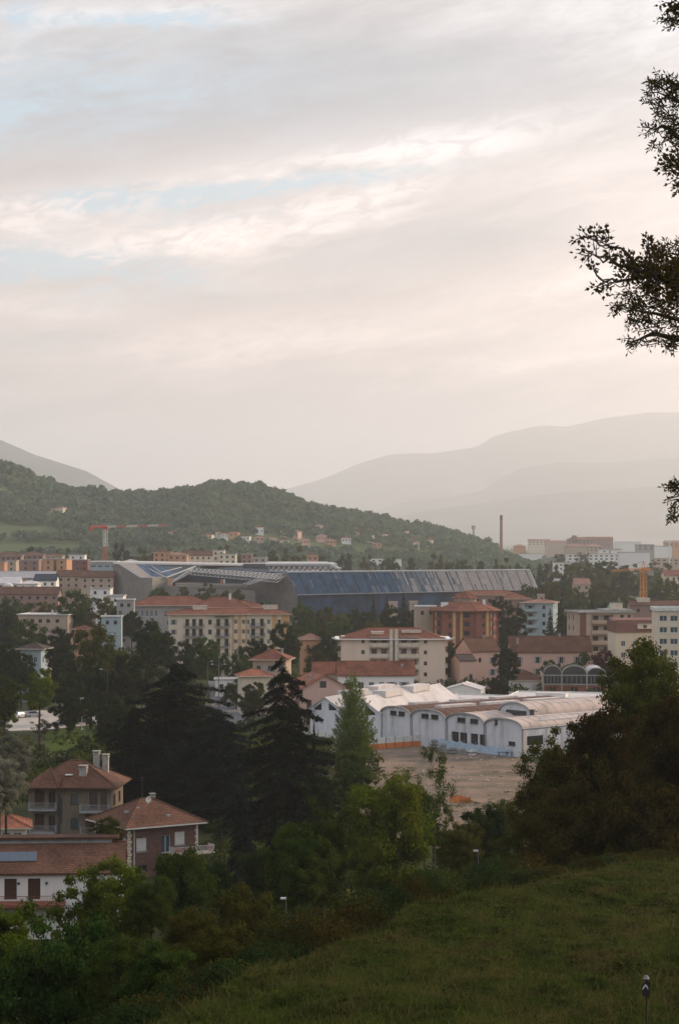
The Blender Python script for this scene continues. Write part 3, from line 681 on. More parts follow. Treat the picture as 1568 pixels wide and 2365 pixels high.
def greenery():
    r = np.random.default_rng(77); n = 6500
    X = r.uniform(-60, 1650, n); d = r.uniform(255, 1150, n)**1.0; x = gx(X, d); Yb = HZ+EYE*F/d
    clear = ((X > 860) & (X < 1300) & (Yb > 1700) & (Yb < 1960)) | ((X > 20) & (X < 260) & (Yb > 1630) & (Yb < 1745)) | ((X > 470) & (X < 600) & (Yb > 1540) & (Yb < 1690)) | ((X > 690) & (X < 880) & (Yb > 1690) & (Yb < 1740)) | ((X > 0) & (X < 480) & (Yb > 1880))
    X2 = r.uniform(500, 1700, 1500); d2 = r.uniform(140, 270, 1500); k = (~clear) & (vnoise(x/40, d/40, 5) > -.75)
    x = np.concatenate([x[k], gx(X2, d2)]); d = np.concatenate([d[k], d2]); X = np.concatenate([X[k], X2]); k = ~((X > 900) & (X < 1260) & (d > 225) & (d < 300)); zg = ground(x, d)
    x, d, zg = x[k], d[k], zg[k]; h = r.uniform(1.5, 5.5, len(x)); wd = h*r.uniform(.9, 1.5, len(x))
    u = r.random(len(x))
    for ln, lo, hi in (('leaf_green', 0, .4), ('leaf_dark', .4, .75), ('leaf_olive', .75, 1)):
        q = (u >= lo) & (u < hi)
        me = wood_mesh('garden_greenery', np.stack([x[q], d[q], zg[q]], -1), h[q], wd[q], 90, h[q]*.06, ln, r)
        tag(link('garden_greenery', me), {'leaf_green': 'green', 'leaf_dark': 'dark', 'leaf_olive': 'olive'}[ln]+' hedges and bushes filling the gardens of the plain', 'bushes', kind='stuff')
greenery()

# slope bushes: undergrowth between meadow and trees, one mass
def bushes():
    r = np.random.default_rng(31); C_ = []
    n = 1500
    X = r.uniform(-60, 1700, n); t = (np.interp(X, CR_X, CR_Y)-HZ)/F; dc = 11.3/(t-.045)
    d = dc+3+r.random(n)**1.3*75
    x = gx(X, d); z = ground(x, d); h = r.uniform(.8, 2.6, n)*(1+.5*(d-dc)/60); wd = h*r.uniform(.9, 1.5, n)
    # keep the meadow rim clear: crowns next to the rim must stay below the rim sight line
    lim = EYE-t*1.0*d
    nearrim = (d-dc) < 16
    allow = np.where(X > 1250, .7, np.where(X > 640, 2.0, 1.0))
    h = np.where(nearrim, np.minimum(h, np.maximum(lim+allow-z, .5)), h)
    rsel = np.where(nearrim, .4+.6*r.random(n), r.random(n))
    for leafn, lo, hi in (('leaf_green', 0, .35), ('leaf_olive', .35, .42), ('leaf_brown', .42, .68), ('leaf_dark', .68, 1)):
        u = rsel; k = (u >= lo) & (u < hi)
        yield leafn, wood_mesh('undergrowth', np.stack([x[k], d[k], z[k]], -1), h[k], wd[k], 600, np.full(k.sum(), .045), leafn, r)
for ln, me in bushes():
    tag(link('undergrowth', me), {'leaf_green': 'green bushes', 'leaf_olive': 'olive coloured bushes', 'leaf_brown': 'brown leafed bushes', 'leaf_dark': 'dark bushes'}[ln]+' tangled below the rim of the meadow', 'bushes', kind='stuff')

# meadow herbs and grass
def meadow():
    r = np.random.default_rng(5); n = 900000
    X = r.uniform(250, 2000, n); Y = r.uniform(1900, 2420, n)
    cr = np.interp(X, CR_X, CR_Y); k = Y > cr-6; X, Y, cr = X[k], Y[k], cr[k]
    t = (np.maximum(Y, cr)-HZ)/F
    d = 11.3/(t-.045)+r.uniform(0, 1.5, len(t)); x = gx(X, d); z = ground(x, d)
    pn = vnoise(x/2.2, d/2.2, 3); tall = r.random(len(x)) < .05
    pf = vnoise(x/.45, d/.6, 9)
    h = .04+.08*r.random(len(x))+.07*np.clip(pn, 0, 2)*(.3+.7*r.random(len(x)))+.10*np.clip(pf, 0, 2)
    h = np.where(tall, h+.12+.3*r.random(len(x)), h); wd = np.where(tall, .012, .035+.04*r.random(len(x)))
    a = r.uniform(0, 6.283, len(x)); lean = r.normal(size=(len(x), 2))*.55*h[:, None]
    c = np.stack([x, d, z], -1); s = np.stack([np.cos(a)*wd, np.sin(a)*wd, 0*a], -1)
    top = c+np.stack([lean[:, 0], lean[:, 1], h], -1); mid = (c+top)/2+np.stack([0*a, 0*a, .2*h], -1)
    q = np.stack([c, mid+s, top, mid-s], 1).reshape(-1, 3)
    return npmesh('grass', q, 4, 'grass_blades')
tag(link('grass', meadow()), 'rough green and brown grass and weeds covering the near meadow', 'grass', kind='stuff')

#P2
# ------------------------------------------------------------ flat ground pieces
def sheet(name, pts, z, m):
    b = MB(); b.poly([(x, y, z) for x, y in pts]); return tag(b.build(name, m), kind='structure')
mat('yard_dirt', (.24, .17, .13), 1, .3, .16, col2=(.11, .095, .07), spec=.05, bump=.4)
mat('lawn_grass', (.075, .10, .025), 1, .3, .3, col2=(.045, .065, .018), spec=0)
def gp(px, py): d = EYE*F/(py-HZ); return (gx(px, d), d)
sheet('car_park', [gp(-40, 1690), gp(100, 1686), gp(235, 1672), gp(225, 1640), gp(120, 1640), gp(-40, 1648)], .03, 'pavement_pale')
sheet('lawn', [gp(100, 1690), gp(115, 1740), gp(235, 1740), gp(300, 1700), gp(240, 1673)], .034, 'lawn_grass')
sheet('street', [gp(500, 1680), gp(575, 1680), gp(560, 1560), gp(500, 1540), gp(478, 1560)], .03, 'asphalt')
sheet('dirt_yard', [gp(855, 1722), gp(985, 1713), gp(1215, 1752), gp(1290, 1800), gp(1290, 1960), gp(860, 1960), gp(760, 1760)], .03, 'yard_dirt')
sheet('footpath', [gp(700, 1700), gp(780, 1690), gp(860, 1716), gp(800, 1740), gp(720, 1730)], .026, 'pavement_pale')
def rubble():
    r = np.random.default_rng(9); n = 1800
    Xr = r.uniform(870, 1290, n); Yr = r.uniform(1740, 1900, n); d = EYE*F/(Yr-HZ); x = gx(Xr, d)
    k = vnoise(x/9, d/14, 6) > -.1; x, d = x[k], d[k]; n = len(x)
    s = r.uniform(.06, .22, n)*(1+1.5*(r.random(n) < .05))
    c = np.stack([x, d, s*.2], -1); base = np.array([[1, 0, 0], [-.5, .87, 0], [-.5, -.87, 0], [0, 0, .9]])
    a = r.uniform(0, 6.28, n); ca, sa = np.cos(a), np.sin(a)
    v = []
    for b in base: v.append(c+np.stack([(b[0]*ca-b[1]*sa)*s, (b[0]*sa+b[1]*ca)*s, b[2]*s+0*s], -1))
    v = np.stack(v, 1).reshape(-1, 3); o = np.arange(n)[:, None]*4
    f = np.concatenate([o+np.array([0, 1, 3]), o+np.array([1, 2, 3]), o+np.array([2, 0, 3])])
    return npmesh('rubble', v, 3, 'yard_stone', f)
mat('yard_stone', (.32, .27, .23), 1, .3, .5)
tag(link('rubble', rubble()), 'loose stones and rubble strewn over the dirt yard', 'rubble', kind='stuff')

def weeds():
    r = np.random.default_rng(19); n = 260; Xr = r.uniform(880, 1290, n); Yr = r.uniform(1765, 1880, n); d = EYE*F/(Yr-HZ); x = gx(Xr, d); k = vnoise(x/14, d/14, 2) > .1; x, d = x[k], d[k]; h = r.uniform(.2, .8, len(x))
    return wood_mesh('yard_weeds', np.stack([x, d, 0*x], -1), h, h*3.5, 60, h*.12, 'leaf_olive', r)
tag(link('yard_weeds', weeds()), 'patches of weeds growing over the dirt yard', 'weeds', kind='stuff')
# ------------------------------------------------------------ buildings
WC = {}
WK = {'dark': ('grey_paint', 'glass'), 'white': ('white_paint', 'glass_blue'), 'shut': ('brown_wood', 'glass'), 'gshut': ('green_wood', 'glass'), 'grshut': ('grey_paint', 'glass'), 'blind': ('grey_paint', 'white_paint'),
      'door': ('brown_wood', 'brown_wood'), 'wood': ('brown_wood', 'glass'), 'dk': ('dark_metal', 'glass'), 'blue': ('green_wood', 'glass_blue')}
def window_mesh(kind, w, h):
    key = (kind, round(w, 2), round(h, 2))
    if key in WC: return WC[key]
    fm, pm = WK[kind]; m = MB(); t = .09
    m.box(-w/2, w/2, .02, .07, 0, t); m.box(-w/2, w/2, .02, .07, h-t, h); m.box(-w/2, -w/2+t, .021, .069, t, h-t); m.box(w/2-t, w/2, .021, .069, t, h-t)
    if kind not in ('blind',): m.box(-t/2, t/2, .023, .067, t, h-t)
    if w > 2: 
        for q in (-w/4, w/4): m.box(q-.03, q+.03, .025, .065, t, h-t)
    if 'shut' in kind:
        for s in (-1, 1): m.box(min(s*w/2, s*w), max(s*w/2, s*w), -.21, -.16, -.03, h+.03)
    if kind == 'door': m.box(-w/2+t, w/2-t, .04, .06, t, h-t)
    else: m.box(-w/2-.06, w/2+.06, -.26, 0, -.07, -.005, 0)
    fr = m.build('window', fm); pn = MB().box(-w/2+t, w/2-t, .035, .05, t, h-t).build('pane', pm)
    if kind == 'blind':
        q = MB(); zz_ = t
        while zz_ < h-t: q.box(-w/2+t, w/2-t, .0, .03, zz_, zz_+.09); zz_ += .1
        bpy.data.objects.remove(pn); pn = q.build('blind', pm)
    r = (fr.data, pn.data, pn.name.split('.')[0]); 
    bpy.data.objects.remove(fr); bpy.data.objects.remove(pn)
    one = None
    WC[key] = r; return r
FS = {'F': lambda w, p: ((-w/2, 0), (1, 0)), 'R': lambda w, p: ((w/2, 0), (0, 1)), 'B': lambda w, p: ((w/2, p), (-1, 0)), 'L': lambda w, p: ((-w/2, p), (0, -1))}
class Bld:
    def __init__(s, name, label, cat, X, d, w, dep, h, rot=0, wm='w_beige', z0=0., group=None, sub=True, xy=None):
        s.w, s.p, s.h, s.wm, s.z0, s.sub = w, dep, h, wm, z0, sub
        loc = (gx(X, d), d, z0) if xy is None else (xy[0], xy[1], z0)
        s.o = thing(name, label, cat, loc, R(rot), group); s.op = {'F': [], 'R': [], 'B': [], 'L': []}
    def fr(s, f):
        (ox, oy), (ux, uy) = FS[f](s.w, s.p); W_ = s.w if f in 'FB' else s.p; return ox, oy, ux, uy, W_
    def win(s, f, x, z, w, h, kind='dark'):
        """opening whose bottom centre lies x metres from the facade's left end, z above the base"""
        ox, oy, ux, uy, W_ = s.fr(f); nx, ny = uy, -ux
        s.op[f].append((x-w/2, x+w/2, z, z+h)); a, b, pn = window_mesh(kind, w, h)
        px, py = ox+ux*x-nx*.18, oy+uy*x-ny*.18
        nm = 'door' if kind == 'door' else 'window'
        q = link(nm, a, s.o, (px, py, z), math.atan2(uy, ux)); 
        link(pn, b, q if s.sub else q, (0, 0, 0)); return q
    def row(s, f, xs, zs, w, h, kind='dark'):
        for z in zs:
            for x in xs: s.win(f, x, z, w, h, kind)
    def recess(s, f, x0, x1, z0, z1, dep=1.2, wm=None, slab='cream_trim', rail=None):
        """loggia: opening with a floor, side walls and back wall"""
        s.op[f].append((x0, x1, z0, z1)); ox, oy, ux, uy, W_ = s.fr(f); nx, ny = uy, -ux
        m = MB(); P = lambda a, t, z: (ox+ux*a-nx*t, oy+uy*a-ny*t, z)
        for (a, t0, b, t1) in ((x0, .22, x0, dep), (x0, dep, x1, dep), (x1, dep, x1, .22)): m.quad(P(a, t0, z0), P(b, t1, z0), P(b, t1, z1), P(a, t0, z1))
        m.quad(P(x0, .22, z0), P(x1, .22, z0), P(x1, dep, z0), P(x0, dep, z0)); m.quad(P(x0, .22, z1), P(x1, .22, z1), P(x1, dep, z1), P(x0, dep, z1))
        m.build('loggia', wm or s.wm, s.o)
        n = max(1, int((x1-x0)/2.2)); d_ = (x1-x0)/n
        for i in range(n):
            a, b, pn = window_mesh('dk', min(1.5, d_*.65), min(2.15, z1-z0-.35)); x = x0+d_*(i+.5)
            q = link('window', a, s.o, (ox+ux*x-nx*(dep-.1), oy+uy*x-ny*(dep-.1), z0+.05), math.atan2(uy, ux)); link(pn, b, q, (0, 0, 0))
    def balcony(s, f, x0, x1, z, dep=1.2, solid=True, sm='cream_trim', rm=None, h=.95):
        ox, oy, ux, uy, W_ = s.fr(f); M = Matrix.Translation((ox, oy, z)) @ Matrix.Rotation(math.atan2(uy, ux), 4, 'Z'); m = MB()
        m.box(x0, x1, -dep, -.003, -.18, 0, 0, M); r_ = 1 if rm else 0
        if solid:
            m.box(x0, x1, -dep, -dep+.1, .003, h, r_, M); m.box(x0, x0+.1, -dep+.1, -.003, .003, h, r_, M); m.box(x1-.1, x1, -dep+.1, -.003, .003, h, r_, M)
        else:
            m.box(x0, x1, -dep+.03, -dep+.08, h-.05, h, r_, M); m.box(x0+.03, x0+.08, -dep+.08, -.003, h-.05, h-.002, r_, M); m.box(x1-.08, x1-.03, -dep+.08, -.003, h-.05, h-.002, r_, M)
            k = x0+.05
            while k < x1: m.box(k-.015, k+.015, -dep+.04, -dep+.07, 0, h-.05, r_, M); k += .14
            k = -dep+.1
            while k < 0:
                for xx in (x0+.04, x1-.07): m.box(xx, xx+.03, k, k+.03, 0, h-.05, r_, M)
                k += .14
        return m.build('balcony', [sm, rm or 'dark_metal'] if not solid or rm else sm, s.o)
    def walls(s, gable=None, name='wall'):
        m = MB()
        for f in 'FRBL':
            ox, oy, ux, uy, W_ = s.fr(f); nx, ny = uy, -ux; ops = s.op[f]
            xs = sorted({0, W_} | {min(max(v, 0), W_) for o_ in ops for v in o_[:2]}); zs = sorted({0, s.h} | {min(v, s.h) for o_ in ops for v in o_[2:]})
            P = lambda a, z, t=0: (ox+ux*a-nx*t, oy+uy*a-ny*t, z)
            for i in range(len(xs)-1):
                for j in range(len(zs)-1):
                    cx_, cz_ = (xs[i]+xs[i+1])/2, (zs[j]+zs[j+1])/2
                    if any(o_[0] < cx_ < o_[1] and o_[2] < cz_ < o_[3] for o_ in ops): continue
                    m.quad(P(xs[i], zs[j]), P(xs[i+1], zs[j]), P(xs[i+1], zs[j+1]), P(xs[i], zs[j+1]))
            for a, b, c, d in ops:
                t = .22
                m.quad(P(a, c), P(b, c), P(b, c, t), P(a, c, t)); m.quad(P(a, d, t), P(b, d, t), P(b, d), P(a, d))
                m.quad(P(a, c), P(a, c, t), P(a, d, t), P(a, d)); m.quad(P(b, c, t), P(b, c), P(b, d), P(b, d, t))
        if gable == 'x':     # ridge along x, gables on L and R
            for x in (-s.w/2, s.w/2): m.poly([(x, 0, s.h), (x, s.p, s.h), (x, s.p/2, s.h+s.gr)])
        if gable == 'y':
            for y in (0, s.p): m.poly([(-s.w/2, y, s.h), (s.w/2, y, s.h), (0, y, s.h+s.gr)])
        return m.build(name, s.wm, s.o)
    def hip(s, rise, tile='t_red', over=.8, ridge=None, th=.18, soff='cream_trim'):
        x0, x1, y0, y1 = -s.w/2-over, s.w/2+over, -over, s.p+over; h = s.h; L_, D_ = x1-x0, y1-y0
        if L_ >= D_: k = min(D_/2, L_/2-.05) if ridge is None else (L_-ridge)/2; a, b = (x0+k, (y0+y1)/2), (x1-k, (y0+y1)/2)
        else: k = min(L_/2, D_/2-.05) if ridge is None else (D_-ridge)/2; a, b = ((x0+x1)/2, y0+k), ((x0+x1)/2, y1-k)
        m = MB(); z = h+th; A_, B_, C_, D__ = (x0, y0, z), (x1, y0, z), (x1, y1, z), (x0, y1, z); a = (*a, z+rise); b = (*b, z+rise)
        if L_ >= D_: fs = [[A_, B_, b, a], [B_, C_, b], [C_, D__, a, b], [D__, A_, a]]
        else: fs = [[A_, B_, a], [B_, C_, b, a], [C_, D__, b], [D__, A_, a, b]]
        for f_ in fs: m.poly(f_, 0)
        lo = [(p[0], p[1], h+.003) for p in (A_, B_, C_, D__)]; hi = [A_, B_, C_, D__]
        for i in range(4): m.quad(lo[i], lo[(i+1) % 4], hi[(i+1) % 4], hi[i], 1)
        m.poly(lo[::-1], 1)
        for p, q in ((A_, a), (D__, a if L_ >= D_ else b), (B_, b if L_ >= D_ else a), (C_, b), (a, b)): m.bar(p, q, .13, 0, 5)
        s.roof = m.build('roof', [tile, soff], s.o); s.rz = z+rise; return s.roof
    def gab(s, rise, ax='x', tile='t_red', over=.6, th=.18, soff='cream_trim'):
        s.gr = rise; h = s.h; m = MB()
        if ax == 'x':
            sl = rise/(s.p/2); x0, x1 = -s.w/2-over, s.w/2+over; pr = [(-over, h-sl*over), (s.p/2, h+rise), (s.p+over, h-sl*over)]
            for i in (0, 1):
                (ya, za), (yb, zb) = pr[i], pr[i+1]
                m.prism([(x0, ya, za+.01), (x0, yb, zb+.01), (x0, yb, zb+th+.01), (x0, ya, za+th+.01)], (x1-x0, 0, 0), 0)
            m.bar((x0, s.p/2, h+rise+th), (x1, s.p/2, h+rise+th), .14, 0, 5)
        else:
            sl = rise/(s.w/2); y0, y1 = -over, s.p+over; pr = [(-s.w/2-over, h-sl*over), (0, h+rise), (s.w/2+over, h-sl*over)]
            for i in (0, 1):
                (xa, za), (xb, zb) = pr[i], pr[i+1]
                m.prism([(xa, y0, za+.01), (xb, y0, zb+.01), (xb, y0, zb+th+.01), (xa, y0, za+th+.01)], (0, y1-y0, 0), 0)
            m.bar((0, y0, h+rise+th), (0, y1, h+rise+th), .14, 0, 5)
        s.roof = m.build('roof', [tile, soff], s.o); return s.roof
    def flat(s, rm='r_grey', par=.4, over=0., pm=None, cop='cream_trim'):
        m = MB(); m.box(-s.w/2-over, s.w/2+over, -over, s.p+over, s.h+.003, s.h+.12, 0)
        a, b, c, d = -s.w/2-over, s.w/2+over, -over, s.p+over; z = s.h+.123
        m.box(a, b, c, c+.25, z, z+par, 1); m.box(a, b, d-.25, d, z, z+par, 1); m.box(a, a+.25, c+.25, d-.25, z, z+par, 1); m.box(b-.25, b, c+.25, d-.25, z, z+par, 1)
        s.roof = m.build('roof', [rm, pm or s.wm], s.o); return s.roof
    def box(s, name, x0, x1, y0, y1, z0, z1, m, parent=None, cap=None):
        b = MB().box(x0, x1, y0, y1, z0, z1)
        if cap: b.box(x0-.12, x1+.12, y0-.12, y1+.12, z1+.003, z1+.12, 1)
        return b.build(name, [m, cap] if cap else m, parent or s.o)
    def chimney(s, x, y, z, h, w=.7, m='concrete'):
        b = MB().box(x-w/2, x+w/2, y-w/2, y+w/2, z, z+h)
        b.box(x-w/2-.1, x+w/2+.1, y-w/2-.1, y+w/2+.1, z+h, z+h+.1); 
        for q in (-1, 1): b.box(x-w/2 if q < 0 else x+w/2-.12, x-w/2+.12 if q < 0 else x+w/2, y-w/2, y+w/2, z+h+.1, z+h+.35)
        b.box(x-w/2-.12, x+w/2+.12, y-w/2-.12, y+w/2+.12, z+h+.35, z+h+.45)
        return b.build('chimney', m, s.roof)
def antenna(o, x, y, z, h=2.6):
    m = MB().bar((x, y, z), (x, y, z+h), .03); 
    for k, l in ((.0, .9), (.25, .7), (.5, .55)): m.bar((x-l/2, y, z+h-k), (x+l/2, y, z+h-k), .015)
    m.bar((x, y-.5, z+h-.1), (x, y+.5, z+h-.1), .015); return m.build('antenna', 'dark_metal', o)
def dish(o, x, y, z):
    m = MB(); v = [(x, y, z)]; n = 14
    for i in range(n): a = 6.283*i/n; v.append((x+.42*math.cos(a), y-.12, z+.42*math.sin(a)))
    m.add(v, [(0, 1+i, 1+(i+1) % n) for i in range(n)]); m.bar((x, y, z), (x, y-.45, z-.1), .02); m.bar((x, y+.05, z-.8), (x, y+.05, z), .03)
    return m.build('satellite_dish', 'white_paint', o)

# --- three storey stone villa
v = Bld('villa', 'three storey stone villa with brown tiled hip roof and balconies at the lower left', 'villa', 162, 288, 11.3, 9.5, 9.7, -4, 'w_stone')
v.win('F', 1.5, 7.2, 1.3, 2.2, 'door'); v.win('F', 1.5, 4.0, 1.3, 2.2, 'door'); v.win('F', 1.5, 1.0, 1.3, 2.0, 'wood')
v.win('F', 3.2, 7.2, .9, 2.0, 'wood'); v.win('F', 3.2, 4.0, .9, 2.0, 'wood')
v.row('F', [6.3], [1.0, 4.2, 7.5], 1.0, 1.4, 'blue'); v.win('F', 8.9, 7.0, 1.1, 2.2, 'wood'); v.win('F', 10.3, 7.0, .9, 2.2, 'wood'); v.win('F', 8.9, 3.9, 1.1, 2.2, 'shut'); v.win('F', 9.6, .8, 1.6, 1.4, 'wood')
v.row('R', [2.5, 6.5], [1, 4, 7.2], 1.0, 1.4, 'shut'); v.row('L', [2.5, 6.5], [1, 4, 7.2], 1.0, 1.4, 'shut')
for z in (6.9, 3.8): v.balcony('F', .2, 3.9, z, 1.3, False, 'grey_paint')
v.balcony('F', 7.2, 11.2, 6.7, 1.5, False, 'grey_paint'); v.balcony('F', 7.2, 11.2, 3.6, 1.2, False, 'grey_paint')
v.box('slit', -1.25, -1.08, -.06, -.003, 4.9, 8.4, 'dark_metal'); v.box('recess_shade', 4.05-5.65, 4.35-5.65, -.12, -.003, .5, 9.0, 'dark_metal')  # second dark strip puts the shade of a narrow recess into colour
v.hip(3.1, 't_brown', 1.0, soff='brown_wood'); v.walls()
b = MB(); ya = -1.0-.9; b.poly([(-5.0, ya, 9.9), (-1.2, ya, 9.9), (-3.1, 2.2, 12.3)]); b.poly([(-1.2, ya, 9.9), (-1.2, .6, 10.95), (-3.1, 2.2, 12.3)]); b.poly([(-5.0, ya, 9.9), (-3.1, 2.2, 12.3), (-5.0, .6, 10.95)])
b.bar((-3.1, 2.2, 12.35), (-1.2, ya, 9.95), .12, 0, 5); b.build('porch_roof', 't_brown', v.roof)
v.chimney(2.6, 5.8, 10.8, 3.0, .8); v.chimney(3.8, 6.2, 10.4, 2.9, .8); v.chimney(1.5, 1.9, 10.4, 1.8, 1.0)
sk_l = MB().box(-.5, .5, -.4, .4, 0, .12).build('skylight', 'white_paint', v.roof, (-.4, 1.6, 11.3)); antenna(v.roof, -1.6, 4.5, 12.3, 1.9)

# --- brick villa seen from its corner
v = Bld('villa', 'brown brick villa with tiled hip roof, white blinds and a flower balcony', 'villa', 0, 0, 10.1, 9.7, 6.4, 33, 'b_brown', xy=(gx(298, 272)+10.1/2*math.cos(R(33)), 272+10.1/2*math.sin(R(33))))
v.win('F', 1.9, 3.3, 1.6, 1.8, 'blind'); v.win('F', 7.5, 3.7, 1.6, 1.8, 'blind'); v.win('F', 5.4, 2.9, 1.4, 2.3, 'white'); v.win('L', 8.3, 3.3, 1.2, 1.8, 'blind'); v.win('L', 2.5, 3.3, 1.2, 1.8, 'blind'); v.win('R', 3, 3.3, 1.4, 1.8, 'blind'); v.row('F', [2, 6], [.8], 1.2, .8, 'dk')
v.hip(2.9, 't_brown', .95, ridge=1.6, soff='white_paint'); v.walls()
for cx_, cy_ in ((-5.05, 0), (5.05, 0), (-5.05, 9.7)):
    b = MB()
    for i in range(15): e = .42 if i % 2 else .28; b.box(cx_-(.04 if cx_ < 0 else e), cx_+(e if cx_ < 0 else .04), cy_-.04 if cy_ == 0 else cy_-e, cy_+(e if cy_ == 0 else .04), i*.41+.004, i*.41+.36)
    b.build('quoin', 'cream_trim', v.o)
MB().bar((-4.3, -.08, 0), (-4.3, -.08, 6.35), .06, 0, 6).build('downpipe', 'white_paint', v.o); MB().bar((4.9, -.1, .8), (4.9, -.1, 6.35), .05, 0, 6).build('downpipe', 'white_paint', v.o)
v.balcony('F', 5.8, 11.7, 2.75, 1.7, False, 'cream_trim', 'white_paint'); dish(v.roof, -.4, 3.5, 9.5); antenna(v.roof, -.9, 4.2, 9.2, 3.2)
for x_, y_, z_ in ((1.2, 1.0, 7.55), (-3.6, 3.4, 8.1), (-2.2, 3.1, 8.5)): MB().box(-.22, .22, -.2, .2, -.15, .16).build('roof_vent', 'grey_paint', v.roof, (x_, y_, z_))
v.chimney(1.5, 5.9, 8.4, 1.1, .5)
M_ = v.o.matrix_basis.copy(); cx0 = Vector(v.o.location); 
for i, (lx, s_) in enumerate(((1.3, 'leftmost, by the brick villa door'), (3.0, 'second along the brick villa balcony'), (6.2, 'rightmost, at the outer corner of the brick villa balcony'))):
    r_ = np.random.default_rng(50+i); p = Matrix.Rotation(R(33), 4, 'Z') @ Vector((lx, -1.35 if lx < 6 else -1.2, 0)); o = thing('flower_pot', 'pot of red flowers, '+s_, 'flower pot', (cx0.x+p.x, cx0.y+p.y, 2.75), 0, 'pots of red flowers on the balcony')
    m = MB(); m.bar((0, 0, 0), (0, 0, .3), .14, 0, 10, .19); m.build('pot', 'orange_paint', o)
    c = r_.normal(size=(90, 3))*np.array([.2, .2, .14])+np.array([0, 0, .52]); link('flowers', npmesh('flowers', cards(c, r_.normal(size=c.shape), .07, .9, r_), 4, 'leaf_red'), o)
mat('petal', (.45, .02, .03), .8, .2, 3); 
for o in list(bpy.data.meshes):
    if o.name.startswith('flowers'): o.materials.clear(); o.materials.append(MT['petal'])

# --- white terraced house with solar panels, lower left
v = Bld('terraced_house', 'long white house with brown tiled roof, solar panels and dark doors at the left edge', 'house', 100, 231, 23, 11, 7.3, 4, 'w_white')
v.o.location.x = gx(287, 233)-23/2*math.cos(R(4))-.3
x0 = 23-(287-25)/F*232*1.0
for X_, k in ((25, 'door'), (79, 'door')): v.win('F', 23-(287-X_)/21.2+.5, 4.35, 1.35, 2.3, k)
v.win('F', 3, 4.35, 1.3, 2.3, 'door'); v.row('R', [3, 8], [1.2, 4.6], 1.1, 1.3, 'wood'); v.row('F', [4, 9, 14, 19], [1.0], 1.4, 1.6, 'wood')
v.gab(2.3, 'x', 't_brown', .5, soff='brown_wood'); v.walls('x')
v.box('clerestory', -11.9, 10.4, 5.3, 7.2, 9.3, 10.15, 'grey_paint', v.roof); v.box('upper_roof', -12.1, 11.2, 5.0, 7.6, 10.153, 10.4, 't_brown', v.roof)
sl = math.atan2(2.3, 5.5)
for i in range(7):
    xx = 23/2-(287-88)/21.2-.35-i*1.06; o = MB().box(-.5, .5, -.95, .95, .05, .09).box(-.52, .52, -.97, .97, .03, .05, 1).build('solar_panel', ['solar', 'steel'], v.roof, (xx, 2.55, 7.3+2.55*2.3/5.5+.26)); o.rotation_euler = (sl, 0, 0)
for X_ in (54, 118): MB().box(-.14, .14, -.12, -.003, 0, .25).build('wall_lamp', 'dark_metal', v.o, (23/2-(287-X_)/21.2, 0, 6.0))
b = MB().box(-11.5, 5.6, -2.6, -.003, 3.9, 4.2, 0); b.build('terrace', 'b_red', v.o)
b = MB(); b.box(-11.4, 4.6, -2.5, -2.46, 5.1, 5.15); k = -11.4
while k < 4.6: b.box(k, k+.03, -2.49, -2.46, 4.2, 5.1); k += .16
b.build('railing', 'rust', v.o)
# --- small house at the left edge
v = Bld('small_house', 'small white house with orange tiles beside the long white house', 'house', 12, 272, 5.4, 6, 6.4, 8, 'w_white')
v.row('F', [1.4, 2.9, 4.3], [4.2], 1.1, 1.7, 'white'); v.win('F', 2.7, 1, 1.4, 1.5, 'shut'); v.hip(1.4, 't_orange', .8); v.walls()

# --- beige five storey block
v = Bld('apartment_block', 'beige five storey apartment block with red hip roof and twin pale chimney shafts', 'apartment block', 907.5, 590, 29, 15, 15.0, 0, 'w_beige')
px = lambda X_: (X_-787)/8.3
for i in range(5):
    z = 1.0+3.05*i; v.win('F', px(838), z+1.0, .9, 1.0, 'blue' if i > 2 else 'dk'); v.win('F', px(982), z+.9, .9, 1.0, 'wood')
    for a, b_ in ((853, 898), (921, 967)): v.recess('F', px(a), px(b_), z+.05, z+2.55, 1.3)
    if i < 5:
        for a, b_ in ((853, 898), (921, 967)): v.balcony('F', px(a)-.1, px(b_)+.1, z+.05, .35, True, 'cream_trim', h=.95)
    for sde in 'RL': v.recess(sde, 3, 7, z+.05, z+2.55, 1.2); v.balcony(sde, 2.4, 12, z+.1, .8, True, 'cream_trim'); v.win(sde, 10, z+.5, 1.2, 1.6, 'dk')
v.win('F', px(1005), 1.0, 2.2, 1.3, 'wood'); v.hip(2.9, 't_red', .2, ridge=13, soff='cream_trim'); v.walls()
b = MB()   # projecting roof cornice with upturned ends
b.box(-16.2, 16.2, -.9, -.23, 15.02, 15.3); b.box(-16.2, -14.9, -.2, 15.5, 15.02, 15.3); b.box(14.9, 16.2, -.2, 15.5, 15.02, 15.3)
for s_ in (-1, 1): b.prism([(s_*15.6, -.9, 15.303), (s_*17.0, -.9, 15.9), (s_*17.0, -.9, 15.6), (s_*16.2, -.9, 15.05)], (0, .6, 0))
b.build('cornice', 'w_white', v.o)
for X_ in (903, 915): MB().box(-.45, .45, -.75, -.003, 7.5, 18.0).build('chimney', 'cream_trim', v.o, (px(X_)-14.5, 0, 0))
MB().box(px(905.9)-14.5, px(912.1)-14.5, -.4, -.003, 1, 15).build('stair_window', 'glass_blue', v.o)
v.box('dormer', -6, -2.5, 3.2, 5.5, 16.3, 17.1, 'cream_trim', v.roof, 'r_white'); v.box('dormer', 2.5, 8.0, 3.6, 6, 16.8, 17.4, 'cream_trim', v.roof, 'r_grey')

